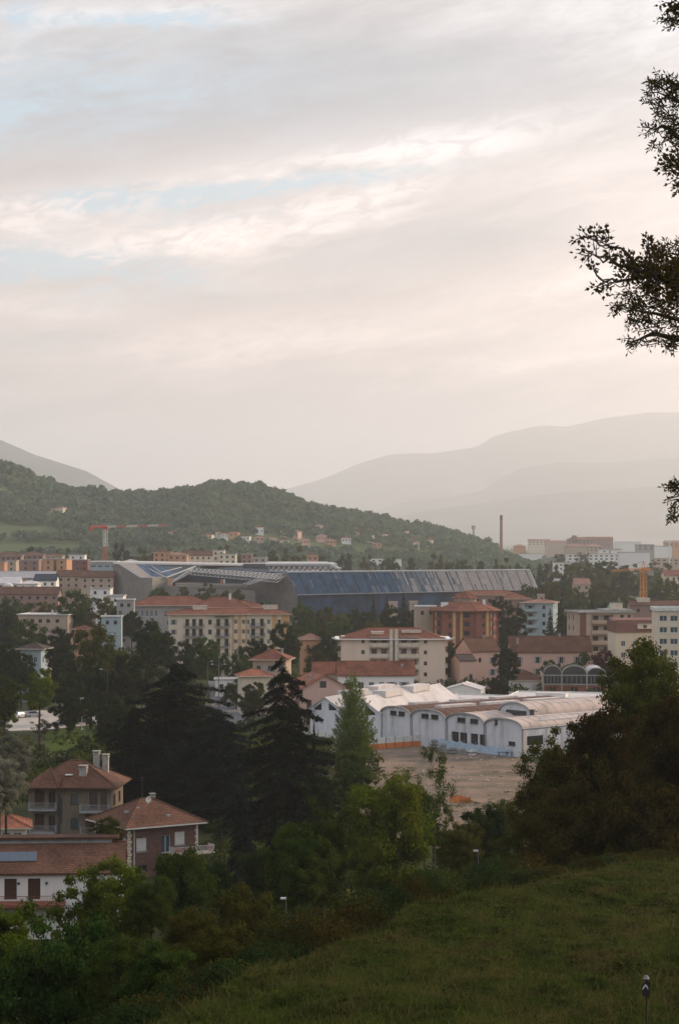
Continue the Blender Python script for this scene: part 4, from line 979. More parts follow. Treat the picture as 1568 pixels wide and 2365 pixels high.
# --- red tiled row in front of it
v = Bld('row_houses', 'long low house with red tiles and white balconies in front of the beige block', 'house', 869, 520, 18.4, 9, 9.9, 2, 'w_white')
v.row('F', [2.0], [6.3], 1.8, 1.6, 'dk'); v.row('F', [5.5, 8.0, 10.5], [6.1], 1.3, 2.0, 'white'); v.row('F', [13, 16], [6.1], 1.2, 2.0, 'grshut'); v.row('F', [3, 6, 9, 12, 15], [1.0], 1.2, 1.6, 'dk')
v.balcony('F', 3.6, 12.0, 5.6, 1.2, False, 'cream_trim', 'dark_metal'); v.balcony('F', 12.2, 18.2, 5.6, 1.0, True, 'w_white'); v.gab(2.9, 'x', 't_red', .5); v.walls('x')
MB().prism([(-9, -1.5, 3.9), (2, -1.5, 3.9), (2, -.2, 4.7), (-9, -.2, 4.7)], (0, 0, .15)).build('lean_to_roof', 't_dark', v.o); v.chimney(6.5, 2.6, 10.8, 1.1, .5)
v = Bld('house', 'red tiled house end joined to the left of the long low house', 'house', 753, 528, 6.2, 9, 9.7, 2, 'w_tan'); v.row('F', [1.5, 4.3], [1.2, 4.2, 7.2], 1.1, 1.3, 'dk'); v.gab(2.4, 'x', 't_red', .4); v.walls('x')
# --- pink gabled house
v = Bld('gabled_house', 'pale pink gabled house with dark windows left of the white factory', 'house', 750, 480, 11.2, 12, 9.4, 14, 'w_pink')
for x, z, w_, h_ in ((5.2, 8.9, 1.5, 1.6), (2.0, 8.6, 1.1, 1.3), (2.0, 5.0, 1.1, 1.9), (5.0, 5.2, 1.5, 1.5), (7.8, 5.4, 1.2, 1.2), (9.8, 5.3, 1.2, 1.2), (2, 1.5, 1.2, 1.6), (5, 1.5, 1.4, 1.6), (8.6, 1.5, 1.2, 1.5)):
    if z < 8: v.win('F', x, z, w_, h_, 'wood')
MB().box(-.75, .75, -.06, -.003, 0, 1.5).build('window', 'glass', v.o, (-.4, 0, 9.6))
v.row('L', [3, 8], [1.5, 5.2], 1.2, 1.5, 'shut'); v.gab(3.0, 'y', 't_orange', .7); v.walls('y'); v.chimney(-2.6, 3, 10.6, 1.3, .6)
# --- hipped house with orange lower roof
v = Bld('hip_house', 'house with a red pyramid roof rising behind the large cedar top', 'house', 622, 545, 8.6, 8.6, 12.0, -8, 'w_tan'); v.row('F', [1.5, 4.4, 7.2], [9.2], 1.1, 1.4, 'grshut'); v.row('F', [1.5, 4.4, 7.2], [5.6, 2], 1.1, 1.5, 'dk'); v.hip(2.4, 't_red', 1.0); v.walls(); v.chimney(2.7, 4, 12.9, 1.5, .45)
v = Bld('low_house', 'pale low house with bright orange tiles in front of the pyramid roofed one', 'house', 592, 522, 7.4, 7, 9.3, 10, 'w_cream'); v.row('F', [1.6, 5.0], [1.5, 5.9], 1.1, 1.4, 'white'); v.hip(1.7, 't_orange', .8); v.walls()
v = Bld('low_house', 'orange tiled low house between the large cedar and the pink gabled house', 'house', 712, 505, 6.4, 7, 9.4, -6, 'w_white'); v.row('F', [1.6, 4.6], [1.5, 6.2], 1.1, 1.4, 'dk'); v.hip(1.5, 't_orange', .6); v.walls()

# --- cream and ochre apartment block
v = Bld('apartment_block', 'long cream and ochre apartment block with low red roof, brightly lit right end', 'apartment block', 531, 665, 37.5, 11, 19.2, 7, 'w_cream')
c7 = lambda X_: (X_-394)/7.32
for i in range(6):
    z = 16.2-3.1*i
    for X_ in (403, 573, 621): v.win('F', c7(X_), z, 1.0, 1.5, 'grshut' if X_ == 403 else 'white')
    v.win('F', c7(486), z, 1.1, 1.5, 'dk'); v.row('F', [c7(545), c7(563)], [z+.1], 1.1, 1.4, 'white')
    for a, b_, gk in ((426, 472, 'dark_metal'), (497, 531, 'green_wood'), (577, 612, 'green_wood')):
        v.balcony('F', c7(a), c7(b_), z-.55, 1.3, False, 'grey_paint', gk)
        for X_ in np.linspace(a+8, b_-7, 2 if b_-a < 40 else 3): v.win('F', c7(X_), z-.5, 1.2, 2.2, 'dk')
    v.win('F', c7(645), z, 1.0, 1.4, 'dk'); v.row('R', [2.5, 8], [z], 1.0, 1.4, 'dk'); v.balcony('R', 3.6, 7, z-.5, 1, False, 'grey_paint')
v.hip(1.7, 't_red', 1.0); v.walls()
for a, b_ in ((536, 570), (630, 664)): v.box('ochre_panel', c7(a)-18.75, c7(b_)-18.75, -.05, -.003, 0, 0.6, 'w_ochre')
for a, b_ in ((536, 541), (550, 558), (567, 571), (628, 640), (650, 667)): MB().box(c7(a)-18.75, c7(b_)-18.75, -.05, -.003, 0, 19.1).build('ochre_panel', 'w_ochre', v.o)
MB().box(c7(497)-18.75, c7(533)-18.75, -1.5, -.1, 18.7, 18.8).build('awning', 'green_wood', v.o)
for X_ in (628, 465): v.box('roof_hut', c7(X_)-18.75-2.2, c7(X_)-18.75+2.2, 4, 7, 20.2, 21.9, 'cream_trim', v.roof, 'r_grey')
# --- red roofed block behind it
v = Bld('apartment_block', 'grey block under a wide red hip roof, behind the cream and ochre block', 'apartment block', 400, 790, 29, 14, 17.8, 6, 'w_grey')
v.row('F', [1.5, 3.2, 4.9, 6.6, 8.3], [14.0], 1.0, 2.2, 'white'); v.row('F', [12, 15, 18, 21, 25], [14.2], 1.2, 1.5, 'dk'); v.row('F', [3, 8, 13, 18, 25], [10.8], 1.2, 1.5, 'dk'); v.hip(3.3, 't_red', 1.2); v.walls()
v = Bld('apartment_block', 'red hip roofed wing with a white chimney, right of the wide red roof', 'apartment block', 512, 775, 20, 13, 17.6, 2, 'w_cream'); v.row('F', [3, 8, 13, 17], [14, 10.5], 1.2, 1.5, 'dk'); v.hip(3.6, 't_red', 1.0); v.walls(); v.chimney(3, 5, 20.5, 1.8, .9, 'w_white')
v = Bld('apartment_block', 'short red hip roof peeping out at the right of the winged block', 'apartment block', 560, 790, 13, 10, 17.2, 0, 'w_cream'); v.row('F', [3, 8], [14], 1.2, 1.5, 'dk'); v.hip(2.3, 't_red', 1.0); v.walls()
v = Bld('small_house', 'little peach house with red tiles right of the cream and ochre block', 'house', 722, 640, 5.6, 6, 12.6, 12, 'w_orange'); v.row('F', [1.4, 4], [9.8], .9, 1.2, 'dk'); v.hip(1.6, 't_pale', .7); v.walls()
v = Bld('small_house', 'pale blue house with a brown hip roof among dark trees at the left', 'house', 72, 560, 5.6, 6, 14.0, -10, 'w_paleblue'); v.row('F', [1.4, 4], [10.5, 7], 1.0, 1.6, 'white'); v.row('R', [2, 4.5], [10.5], .9, 1.5, 'dk'); v.hip(1.5, 't_dark', 1.2); v.walls()
v = Bld('small_house', 'low brown roofed house joined to the right of the pale blue house', 'house', 100, 570, 4, 5, 10.6, 0, 'w_tan'); v.win('F', 2, 8, 1, 1.4, 'dk'); v.hip(1.2, 't_pale', .5); v.walls()
v = Bld('small_house', 'little orange house with red roof among dark trees', 'house', 184, 700, 4, 5, 13.0, -25, 'w_orange'); v.row('F', [1, 2.9], [10, 6.5], .8, 1.4, 'shut'); v.hip(1.1, 't_red', .8); v.walls()
v = Bld('flat_roofed_building', 'low building with a pale flat roof above the trees at the left', 'building', 100, 790, 19, 16, 14.4, -8, 'w_tan'); v.row('F', [2.5, 5.5, 8.5, 11.5, 15], [11.6], 1.4, 1.3, 'dk'); v.flat('r_white', .25, .5, 'white_paint'); v.walls()
v.box('roof_hut', 3, 7, 8, 10, 14.6, 15.9, 'w_white', v.roof, 'white_paint'); MB().bar((2, 6, 14.5), (2, 6, 16.2), .35, 0, 8).build('vent', 'white_paint', v.roof)
for row in [(520, 1393, 60, 740, 'w_white', 'white block with flat roof behind the round dark green tree')]: pass
for X, Yt, wp, d, wm, lb in [(290, 1386, 40, 760, 'w_grey', 'small grey building left of the wide red roof'), (258, 1425, 46, 700, 'w_paleblue', 'pale low shed above the yellowing tree'), (522, 1570, 50, 580, 'w_white', 'white wall of a garage by the street')]:
    h_ = zz(Yt, d); v = Bld('low_building', lb, 'building', X, d, wp/F*d, 7, h_, 3, wm); v.row('F', [v.w*.3, v.w*.7], [h_-2.4], 1.1, 1.2, 'dk'); v.flat('r_grey', .2, .3, 'white_paint'); v.walls()

# --- brick tower block, faceted
def tower():
    d = 715; o = thing('tower_block', 'round faceted brick tower block with yellow window strips and a tiered red roof', 'tower block', (gx(1078, d), d+11, 0)); n = 12; Rd = 11.6; h = 18.6
    m = MB(); st = MB(); wn = []; 
    P = lambda a, r, z: (r*math.cos(a), r*math.sin(a), z)
    for i in range(n):
        a0, a1 = 6.2832*(i-.5)/n, 6.2832*(i+.5)/n; r_ = Rd if i % 2 == 0 else Rd-.7
        m.quad(P(a0, r_, 0), P(a1, r_, 0), P(a1, r_, h), P(a0, r_, h)); m.quad(P(a0, Rd-.7, 0), P(a0, Rd, 0), P(a0, Rd, h), P(a0, Rd-.7, h))
    m.build('wall', 'b_red', o)
    for i in range(n):
        am = 6.2832*i/n; c, s_ = math.cos(am), math.sin(am); r_ = (Rd if i % 2 == 0 else Rd-.7)*math.cos(math.pi/n); rz = am+math.pi/2
        if s_ > .35: continue
        if i % 2 == 0:
            MB().box(-.5, .5, -.12, .0, 0, h-.3).build('yellow_strip', 'w_ochre', o, (c*(r_+.01)-s_*1.6, s_*(r_+.01)+c*1.6, 0), rz)
            for k in range(6):
                a, b_, pn = window_mesh('dk', 1.0, 1.2); q = link('window', a, o, (c*(r_+.15), s_*(r_+.15), 1+3.05*k), rz); link(pn, b_, q, (0, 0, 0))
        else:
            MB().box(-.45, .45, -.12, .0, 0, h-.3).build('yellow_strip', 'w_ochre', o, (c*(r_+.01)+s_*1.9, s_*(r_+.01)-c*1.9, 0), rz)
            for k in range(6):
                a, b_, pn = window_mesh('dk', 2.0, 1.9); q = link('window', a, o, (c*(r_+.2), s_*(r_+.2), .7+3.05*k), rz); link(pn, b_, q, (0, 0, 0))
                MB().box(-1.3, 1.3, -.8, -.0, 0, .95).build('balcony', 'b_red', o, (c*(r_+.05), s_*(r_+.05), .1+3.05*k), rz)
    rf = MB(); rt = MB()
    def cone(m, r0, z0, r1, z1, nn=12):
        for i in range(nn):
            a0, a1 = 6.2832*(i-.5)/nn, 6.2832*(i+.5)/nn; m.quad(P(a0, r0, z0), P(a1, r0, z0), P(a1, r1, z1), P(a0, r1, z1)); m.bar(P(a0, r0, z0), P(a0, r1, z1), .12, 0, 4)
    cone(rf, Rd+1.1, h, 5.0, h+3.0); cone(rf, Rd+1.1, h-.25, Rd+1.1, h+.001); cone(rf, .5, h-.25, Rd+1.1, h-.25)
    r = rf.build('roof', 't_red', o); dr = MB(); cone(dr, 3.9, h+2.4, 3.9, h+4.0); dr.build('drum', 'cream_trim', r); cp = MB(); cone(cp, 5.1, h+4.0, .3, h+6.3); cone(cp, .5, h+3.9, 5.1, h+4.0); cp.build('upper_roof', 't_red', r)
    MB().box(-.5, .5, -.5, .5, 0, 2.2).build('chimney', 'w_white', r, (6.2, -4, h+1.4)); MB().box(-1.2, 1.2, -.7, .7, 0, 1.8).build('chimney', 'w_white', r, (-7.2, -4, h+.9))
tower()
v = Bld('low_building', 'white roofed low annexe left of the brick tower block', 'building', 985, 730, 7, 8, zz(1402, 730), 4, 'w_tan'); v.flat('r_white', .3, .3, 'white_paint'); v.row('F', [2, 5], [v.h-2.6], 1.1, 1.3, 'dk'); v.walls()

# --- pale blue flats
v = Bld('apartment_block', 'pale grey blue flats with balconies right of the brick tower block', 'apartment block', 1240, 800, 12, 12, zz(1393, 800), -14, 'w_paleblue')
for i in range(5): z = v.h-3-3.05*i; v.recess('F', 1.2, 5.2, z, z+2.4, 1.1); v.balcony('F', 1.1, 6.2, z, .9, True, 'w_paleblue'); v.win('F', 8.5, z+.8, 1.2, 1.4, 'dk'); v.row('R', [3, 8], [z+.8], 1.2, 1.4, 'dk')
v.hip(1.3, 't_pale', .7); v.walls()
v = Bld('apartment_block', 'red hip roof of a block between the brick tower block and the pale blue flats', 'apartment block', 1196, 830, 10, 10, zz(1384, 830), 10, 'w_rose'); v.row('F', [2, 5, 8], [v.h-2.8, v.h-5.8], 1.1, 1.3, 'dk'); v.hip(2.2, 't_red', .8); v.walls()
v = Bld('low_building', 'red roofed row under the right half of the louvred stadium facade', 'house', 1130, 900, 26, 10, zz(1375, 900), 2, 'w_rose'); v.row('F', [3, 8, 13, 18, 23], [v.h-2.8], 1.1, 1.3, 'dk'); v.hip(1.8, 't_red', .6); v.walls()
for X, wp, Y in ((1250, 14, 1374), (905, 26, 1391), (955, 18, 1390)):
    v = Bld('low_building', {1250: 'tiny pale house at the foot of the slanting stadium end', 905: 'pale low house half hidden by the pointed conifers', 955: 'small pale house right of the pointed conifers'}[X], 'house', X, 930, wp/F*930, 6, zz(Y, 930), 0, 'w_tan'); v.win('F', v.w/2, v.h-2.2, 1, 1.2, 'dk'); v.flat('r_white', .2, .2); v.walls()

# --- pink house with its long wing
v = Bld('farmhouse', 'pink house with a tall gable end and green shutters, right of the beige block', 'house', 0, 0, 8.6, 11, 11.4, 22, 'w_pink', xy=(gx(1122, 598), 598))
v.row('F', [6.4], [7.9, 4.6], 1.1, 1.7, 'grshut'); v.win('F', 2.4, 8.4, .9, 1.2, 'dk'); v.row('F', [2.5, 6.4], [1.2], 1.1, 1.7, 'grshut'); v.gab(3.4, 'x', 't_brown', .35); v.walls('x'); v.chimney(2, 5.5, 14.2, 1.1, .6)
v = Bld('long_house', 'long pink wing with brown tiled roof and shuttered windows', 'house', 1272, 604, 22.6, 10, 11.1, 1.5, 'w_pink')
v.row('F', [2.2, 7.5, 14.2, 18.8, 21.2], [7.7], 1.1, 1.8, 'grshut'); v.row('F', [2.2, 7.5, 14.2, 18.8], [4.3, 1.2], 1.1, 1.8, 'grshut'); v.gab(3.9, 'x', 't_brown', .5); v.walls('x'); v.chimney(-9.3, 2.5, 13, 1.2, .6); v.chimney(3, 5, 14.6, 1.0, .6)
v = Bld('outhouse', 'crumbling low pink annexe left of the pink gable', 'house', 1080, 590, 4.8, 7, 9.2, 18, 'w_pink'); v.win('F', 3.3, 3.8, 1.0, 1.6, 'dk'); v.gab(1.4, 'x', 't_dark', .3); v.walls('x')
v = Bld('small_house', 'low white house with brown hip roof left of the brick factory arches', 'house', 1220, 572, 8.8, 9, 4.9, 8, 'w_white'); v.win('F', 3.8, .8, .9, 2.0, 'dk'); v.win('F', 6.4, 1.8, 2.2, 1.8, 'blind'); v.hip(2.3, 't_brown', .5, ridge=3); v.walls(); v.chimney(-2.6, 3, 6, .9, .5)

# --- brick workshop with three arches
def arches():
    d = 566; o = thing('brick_workshop', 'brick workshop with three glazed concrete arches in front of the pink wing', 'workshop', (gx(1255, d), d, 0), R(-3)); k = d/F
    zb = 0; zs = 4.3; zm = 6.6; fr = MB(); br = MB(); gl = MB()
    bays = [(0, 4.7), (4.9, 11.3), (11.6, 16.4)]; 
    for i, (a, b) in enumerate(bays):
        n = 14; c = (a+b)/2; hw = (b-a)/2; rise = 2.3 if i < 2 else 1.7
        br.quad((a, .15, 0), (b, .15, 0), (b, .15, zs), (a, .15, zs)); gl.quad((a, .2, zs), (b, .2, zs), (b, .2, zm), (a, .2, zm))
        arc = [(c-hw*math.cos(math.pi*j/n), zm+.3+rise*math.sin(math.pi*j/n)) for j in range(n+1)]
        gl.poly([(x, .2, z) for x, z in arc])
        for j in range(n): 
            (x0, z0), (x1, z1) = arc[j], arc[j+1]; fr.prism([(x0, -.1, z0), (x1, -.1, z1), (x1+(x1-c)*.06, -.1, z1+.3), (x0+(x0-c)*.06, -.1, z0+.3)], (0, .5, 0))
        for q in np.linspace(a, b, 6)[1:-1]: fr.box(q-.05, q+.05, .1, .19, zs+.25, zm-.05)
        w_ = MB().quad((c-.9, .1, .4), (c+.9, .1, .4), (c+.9, .1, 3.6), (c-.9, .1, 3.6)); q = w_.build('window', 'glass', o); MB().box(c-.05, c+.05, .04, .09, .4, 3.6).box(c-.9, c+.9, .05, .088, 1.9, 2.0).build('frame', 'grey_paint', q)
        m = MB()
        L_ = 14 if i == 2 else 9
        for j in range(n): (x0, z0), (x1, z1) = arc[j], arc[j+1]; m.quad((x0, .4, z0+.15), (x1, .4, z1+.15), (x1, L_, z1+.15), (x0, L_, z0+.15))
        m.build('roof', 'r_white' if i == 2 else 'leafy_roof', o)
    for x in (-.15, 4.8, 11.45, 16.55): fr.box(x-.18, x+.18, -.12, .42, 0, zm+.35)
    fr.box(-.3, 16.7, -.1, .4, zs-.15, zs+.2); fr.box(-.3, 16.7, -.1, .4, zm, zm+.3)
    fr.build('arch_frame', 'concrete', o); br.build('wall', 'b_red', o); gl.build('glazing', 'glass', o)
    MB().box(16.75, 16.95, .0, 14, 0, 6.9).box(-.35, -.1, .2, 14, 0, 6.9).build('wall', 'w_pink', o)
mat('leafy_roof', (.07, .075, .05), 1, .3, .8, spec=.05)
arches()
# --- flat roofed block on the right and its neighbours
v = Bld('apartment_block', 'tan and dark red block with grey flat roof and balconies at the right', 'apartment block', 1400, 622, 16.5, 12, zz(1415, 622), 12, 'w_tan')
for i in range(6):
    z = v.h-3.0-3.05*i; v.recess('F', 3.6, 10.2, z, z+2.4, 1.1); v.balcony('F', 3.5, 10.4, z, .8, True, 'w_tan'); v.win('F', 13, z+.9, 1.1, 1.4, 'dk'); v.win('F', 15.2, z+.9, .9, 1.4, 'dk'); v.row('L', [2, 6], [z+.8], 1.1, 1.4, 'dk')
v.flat('r_grey', .35, .6, 'concrete'); v.walls(); MB().box(-8.2, -6.3, -.06, -.003, 0, v.h-.1).build('dark_panel', 'w_darkred', v.o); v.box('lift_house', 2.8, 5.8, 2.5, 5.5, v.h+.1, v.h+2.6, 'cream_trim', v.roof, 'concrete'); v.box('penthouse', .5, 8.2, 1.5, 10, v.h+.12, v.h+.9, 'concrete', v.roof)
v = Bld('apartment_block', 'cream block with a dark red mansard and a dormer, before the grey flat roof', 'apartment block', 1476, 585, 13.5, 11, 17.3, 4, 'w_cream')
v.row('F', [2.2, 5.5, 9.2, 12], [13.5, 10.3, 7.1, 3.9], 1.2, 1.5, 'white'); v.balcony('F', 9, 13, 9.7, 1, True, 'w_white')
b = MB(); b.prism([(-7.1, -.35, 17.31), (7.1, -.35, 17.31), (6.6, .9, 20.6), (-6.6, .9, 20.6)], (0, .15, 0)); b.prism([(-6.6, 1.05, 20.6), (6.6, 1.05, 20.6), (6.6, 10.5, 20.9), (-6.6, 10.5, 20.9)], (0, 0, .1)); b.box(-7.0, -6.8, -.2, 10.8, 17.31, 20.5); b.box(6.8, 7.0, -.2, 10.8, 17.31, 20.5)
v.roof = b.build('roof', 'w_darkred', v.o); v.box('dormer', -.6, 3.4, -.5, 1.5, 18.3, 19.6, 'cream_trim', v.roof, 'concrete'); v.walls(); MB().box(.9, 1.9, -.56, -.503, 18.5, 19.4).build('window', 'glass', v.o)
v = Bld('apartment_block', 'cream flats with wide white windows and a white parapet at the right edge', 'apartment block', 1556, 560, 9.5, 12, zz(1412, 560), -3, 'w_cream')
v.row('F', [1.9, 4.7, 7.5], [v.h-2.6-3.05*i for i in range(6)], 2.0, 1.5, 'white'); v.flat('r_grey', .9, .4, 'white_paint'); v.walls()
v = Bld('low_building', 'low building with dark red roof and pale parapet beyond the orange crane', 'building', 1520, 840, 22, 10, zz(1398, 840), 0, 'w_rose'); v.row('F', [3, 8, 13, 18], [v.h-2.6], 1.2, 1.3, 'dk'); v.gab(1.6, 'x', 't_brown', .4); v.walls('x'); v.box('roof_hut', -8, -3, 3, 7, v.h+.6, v.h+2.6, 'cream_trim', v.roof, 'white_paint')
mat('copper_green', (.16, .30, .24), .7, .2, 1)
v = Bld('spire_house', 'small tower with a pale green pointed roof among the dark firs', 'tower', 1412, 775, 3.2, 3.2, zz(1420, 775), 20, 'w_cream'); v.hip(3.8, 'copper_green', .3, ridge=.05); v.walls()

#P3
# ------------------------------------------------------------ white factory with vaulted halls
PH = R(50); FA = Vector((math.cos(PH), -math.sin(PH), 0)); FD = Vector((math.sin(PH), math.cos(PH), 0)); FC = Vector((36.3, 420, 0))
def fL(X):   # distance along the facade line, leftwards from the right corner, at picture column X
    k = (X-CX)/F; return (FC.x-k*FC.y)/(FA.x-k*FA.y)
def hall(name, label, Xa, Xb, eave, rise, depth, roofm, wallm='w_factory', setback=0., group=None, over=.35, wins=(), end=True):
    La, Lb = fL(Xa), fL(Xb); w = La-Lb; o = thing(name, label, 'factory hall', FC-FA*Lb+FD*setback, -PH, group)
    # local frame: x runs to the right along the facade (0 at right end, -w at left), y goes back
    n = 18; arc = [(-w/2-w/2*math.cos(math.pi*j/n)*1.0, eave+rise*math.sin(math.pi*j/n)**.85) for j in range(n+1)]
    ops = [(x-w_/2-w, x+w_/2-w, z, z+h_) for x, z, w_, h_, k in wins]
    m = MB(); xs = sorted({-w, 0} | {v_ for q in ops for v_ in q[:2]}); zs = sorted({0, eave} | {v_ for q in ops for v_ in q[2:]})
    zs = [z for z in zs if z <= eave]
    for i in range(len(xs)-1):
        for j in range(len(zs)-1):
            cx_, cz_ = (xs[i]+xs[i+1])/2, (zs[j]+zs[j+1])/2
            if any(q[0] < cx_ < q[1] and q[2] < cz_ < q[3] for q in ops): continue
            m.quad((xs[i], 0, zs[j]), (xs[i+1], 0, zs[j]), (xs[i+1], 0, zs[j+1]), (xs[i], 0, zs[j+1]))
    for a, b, c, d in ops:
        m.quad((a, 0, c), (b, 0, c), (b, .2, c), (a, .2, c)); m.quad((a, 0, c), (a, .2, c), (a, .2, d), (a, 0, d)); m.quad((b, .2, c), (b, 0, c), (b, 0, d), (b, .2, d)); m.quad((a, .2, d), (b, .2, d), (b, 0, d), (a, 0, d))
    m.poly([(x, 0, z) for x, z in arc][::-1]); m.poly([(x, depth, z) for x, z in arc])
    m.quad((0, 0, 0), (0, depth, 0), (0, depth, eave), (0, 0, eave)); m.quad((-w, depth, 0), (-w, 0, 0), (-w, 0, eave), (-w, depth, eave)); m.quad((-w, depth, 0), (0, depth, 0), (0, depth, eave), (-w, depth, eave))
    m.build('wall', wallm, o)
    r = MB()
    for j in range(n):
        (x0, z0), (x1, z1) = arc[j], arc[j+1]; r.quad((x0, -over, z0+.12), (x1, -over, z1+.12), (x1, depth+.2, z1+.12), (x0, depth+.2, z0+.12))
    ro = r.build('roof', roofm, o)
    t = MB()
    for j in range(n):
        (x0, z0), (x1, z1) = arc[j], arc[j+1]; t.prism([(x0, -over-.1, z0-.08), (x1, -over-.1, z1-.08), (x1, -over-.1, z1+.22), (x0, -over-.1, z0+.22)], (0, .25, 0))
    t.bar((0, -over, eave+.1), (0, depth, eave+.1), .16, 0, 5); t.build('roof_edge', 'grey_paint', ro)
    for x_ in (-w+.25, -.25): MB().bar((x_, -.08, 0), (x_, -.08, eave), .07, 0, 6).build('downpipe', 'lamp_grey', o)
    rb = MB()
    for q in range(1, int(depth/2.4)):
        for j in range(n): (x0, z0), (x1, z1) = arc[j], arc[j+1]; rb.bar((x0, q*2.4, z0+.13), (x1, q*2.4, z1+.13), .05, 0, 3)
    rb.build('seam', 'r_grey', ro)
    for x, z, w_, h_, k in wins:
        a, b, pn = window_mesh(k, w_, h_); zf = 0.18 if z+h_ <= eave else -.08
        q = link('window', a, o, (x-w, zf, z)); link(pn, b, q, (0, 0, 0))
    return o, ro, w, arc
o, ro, w, arc = hall('factory_hall', 'leftmost vaulted factory hall with brown roof and stained white front', 880, 950, 5.9, 1.9, 46, 't_brown', 'w_factory', wins=[(4.0, 6.0, 2.0, .9, 'dk'), (6.6, 6.0, 2.0, .9, 'dk')], group='vaulted factory halls')
for i in range(3): MB().box(-7.8, -5.6, 6+i*12, 13+i*12, 7.6, 8.3).build('skylight', 'r_white', ro)
o, ro, w, arc = hall('factory_hall', 'second vaulted factory hall from the left, brown roofed with two skylight strips', 950.3, 1031, 5.9, 1.9, 46, 't_brown', 'w_factory', wins=[(4.2, 6.0, 2.2, .9, 'dk'), (7.2, 6.0, 2.2, .9, 'dk')], group='vaulted factory halls')
for i in range(3): MB().box(-8, -5.8, 4+i*13, 14+i*13, 7.7, 8.4).build('skylight', 'r_white', ro)
o, ro, w, arc = hall('factory_hall', 'white vaulted factory hall with rows of dark windows above a blue tarpaulin', 1031.3, 1119.7, 5.8, 1.9, 22, 'r_pinkwhite', 'w_factory', wins=[(2.5, 1.6, 2.2, 2.2, 'dk'), (5.0, 1.6, 2.2, 2.2, 'dk'), (8.2, 1.6, 2.2, 2.2, 'dk'), (10.6, 1.6, 1.8, 2.2, 'dk'), (4.4, 5.9, 2.3, .9, 'dk'), (8.2, 5.9, 2.3, .9, 'dk')], group='vaulted factory halls')
o, ro, w, arc = hall('factory_hall', 'rightmost white vaulted factory hall with one small window, warm lit side wall', 1120, 1208, 5.6, 1.8, 40, 'r_pinkwhite', 'w_factory', wins=[(3.2, 6.0, .8, 1.0, 'dk'), (7.6, 2.1, 2.0, .9, 'dk')], group='vaulted factory halls')
sk_ = MB().box(-2.4, -1.0, 6, 34, 6.85, 7.15).build('skylight', 'r_white', ro); MB().box(-5, -4, 6, 30, 7.45, 7.62).build('skylight', 'r_white', ro)
MB().bar((-6.5, 9, 7.2), (-6.5, 9, 8.6), .5, 0, 9).bar((-6.5, 9, 8.6), (-6.5, 9, 8.7), .75, 0, 9).bar((-7.6, 11, 7.2), (-7.6, 11, 8.3), .4, 0, 9).build('roof_vent', 'dark_metal', ro)
for k_ in range(6): MB().box(.003, .2, k_*6.5, k_*6.5+.5, 0, 5.5).build('pilaster', 'cream_trim', o)
MB().quad((.02, 1, 2.4), (.02, 5.5, 2.4), (.02, 5.5, 4.2), (.02, 1, 4.2)).build('window', 'glass', o)
o, ro, w, arc = hall('factory_hall', 'higher pale vault rising behind the white hall with rows of windows', 1075, 1150, 7.2, 2.5, 48, 'r_pinkwhite', 'w_factory', setback=9.5, wins=[(5.0, 7.3, 6.0, .9, 'dk')], group='vaulted factory halls')
MB().box(-6, -2, 8, 40, 9.2, 9.5).build('skylight', 'r_white', ro)
o, ro, w, arc = hall('factory_hall', 'broad flat white vault at the back right of the factory', 1150, 1208, 6.3, 1.2, 16, 'r_white', 'w_factory', setback=42, group='vaulted factory halls')
def gable_hall(label, Xa, Xb, d0, eave, rise, depth, roofm, windows=True):
    xa, xb = gx(Xa, d0), gx(Xb, d0); o = thing('gabled_hall', label, 'factory hall', (xb, d0, 0), R(-24), 'white gabled factory halls'); w = (xb-xa)/math.cos(R(24)); m = MB()
    m.poly([(-w, 0, 0), (0, 0, 0), (0, 0, eave), (-w/2, 0, eave+rise), (-w, 0, eave)]); m.quad((0, 0, 0), (0, depth, 0), (0, depth, eave), (0, 0, eave)); m.quad((-w, depth, 0), (-w, 0, 0), (-w, 0, eave), (-w, depth, eave)); m.poly([(0, depth, 0), (-w, depth, 0), (-w, depth, eave), (-w/2, depth, eave+rise), (0, depth, eave)])
    m.build('wall', 'w_factory', o); r = MB()
    for s_, x_ in ((-1, -w), (1, 0)): r.prism([(x_+s_*.3, -.4, eave-.12), (-w/2, -.4, eave+rise+.01), (-w/2, -.4, eave+rise+.2), (x_+s_*.3, -.4, eave+.07)], (0, depth+.6, 0))
    ro = r.build('roof', roofm, o)
    for s_ in (-1, 1): 
        c = -w/2+s_*w*.24; MB().poly([(c-w*.12, -.03, eave-.3), (c+w*.12, -.03, eave-.3)]+([(c+w*.12, -.03, eave+.1), (c-w*.12, -.03, eave+rise*.55)] if s_ > 0 else [(c+w*.12, -.03, eave+rise*.55), (c-w*.12, -.03, eave+.1)])).build('window', 'glass', o)
    for q in range(2):
        z0 = eave+rise-.3; MB().prism([(-w/2-1.6, 10+q*16, z0-.3), (-w/2-1.6, 20+q*16, z0-.3), (-w/2-1.6, 20+q*16, z0+1.1), (-w/2-1.6, 10+q*16, z0+1.1)], (3.2, 0, 0)).build('skylight', 'r_white', ro)
    return o
gable_hall('white gabled factory hall left of the narrow light tree', 716, 786, 463, 6.1, 2.4, 42, 'r_grey'); gable_hall('white gabled factory hall behind the narrow light tree, with a broad pale roof', 788, 879, 452, 6.0, 3.3, 46, 'r_white')
v = Bld('long_shed', 'low white shed with a flat roof running behind the vaulted halls', 'shed', 1135, 500, 26, 12, 5.2, -24, 'w_factory'); v.row('F', [3, 8, 13], [2.6], 1.6, 1.2, 'dk'); v.flat('r_white', .25, .3, 'white_paint'); v.walls()
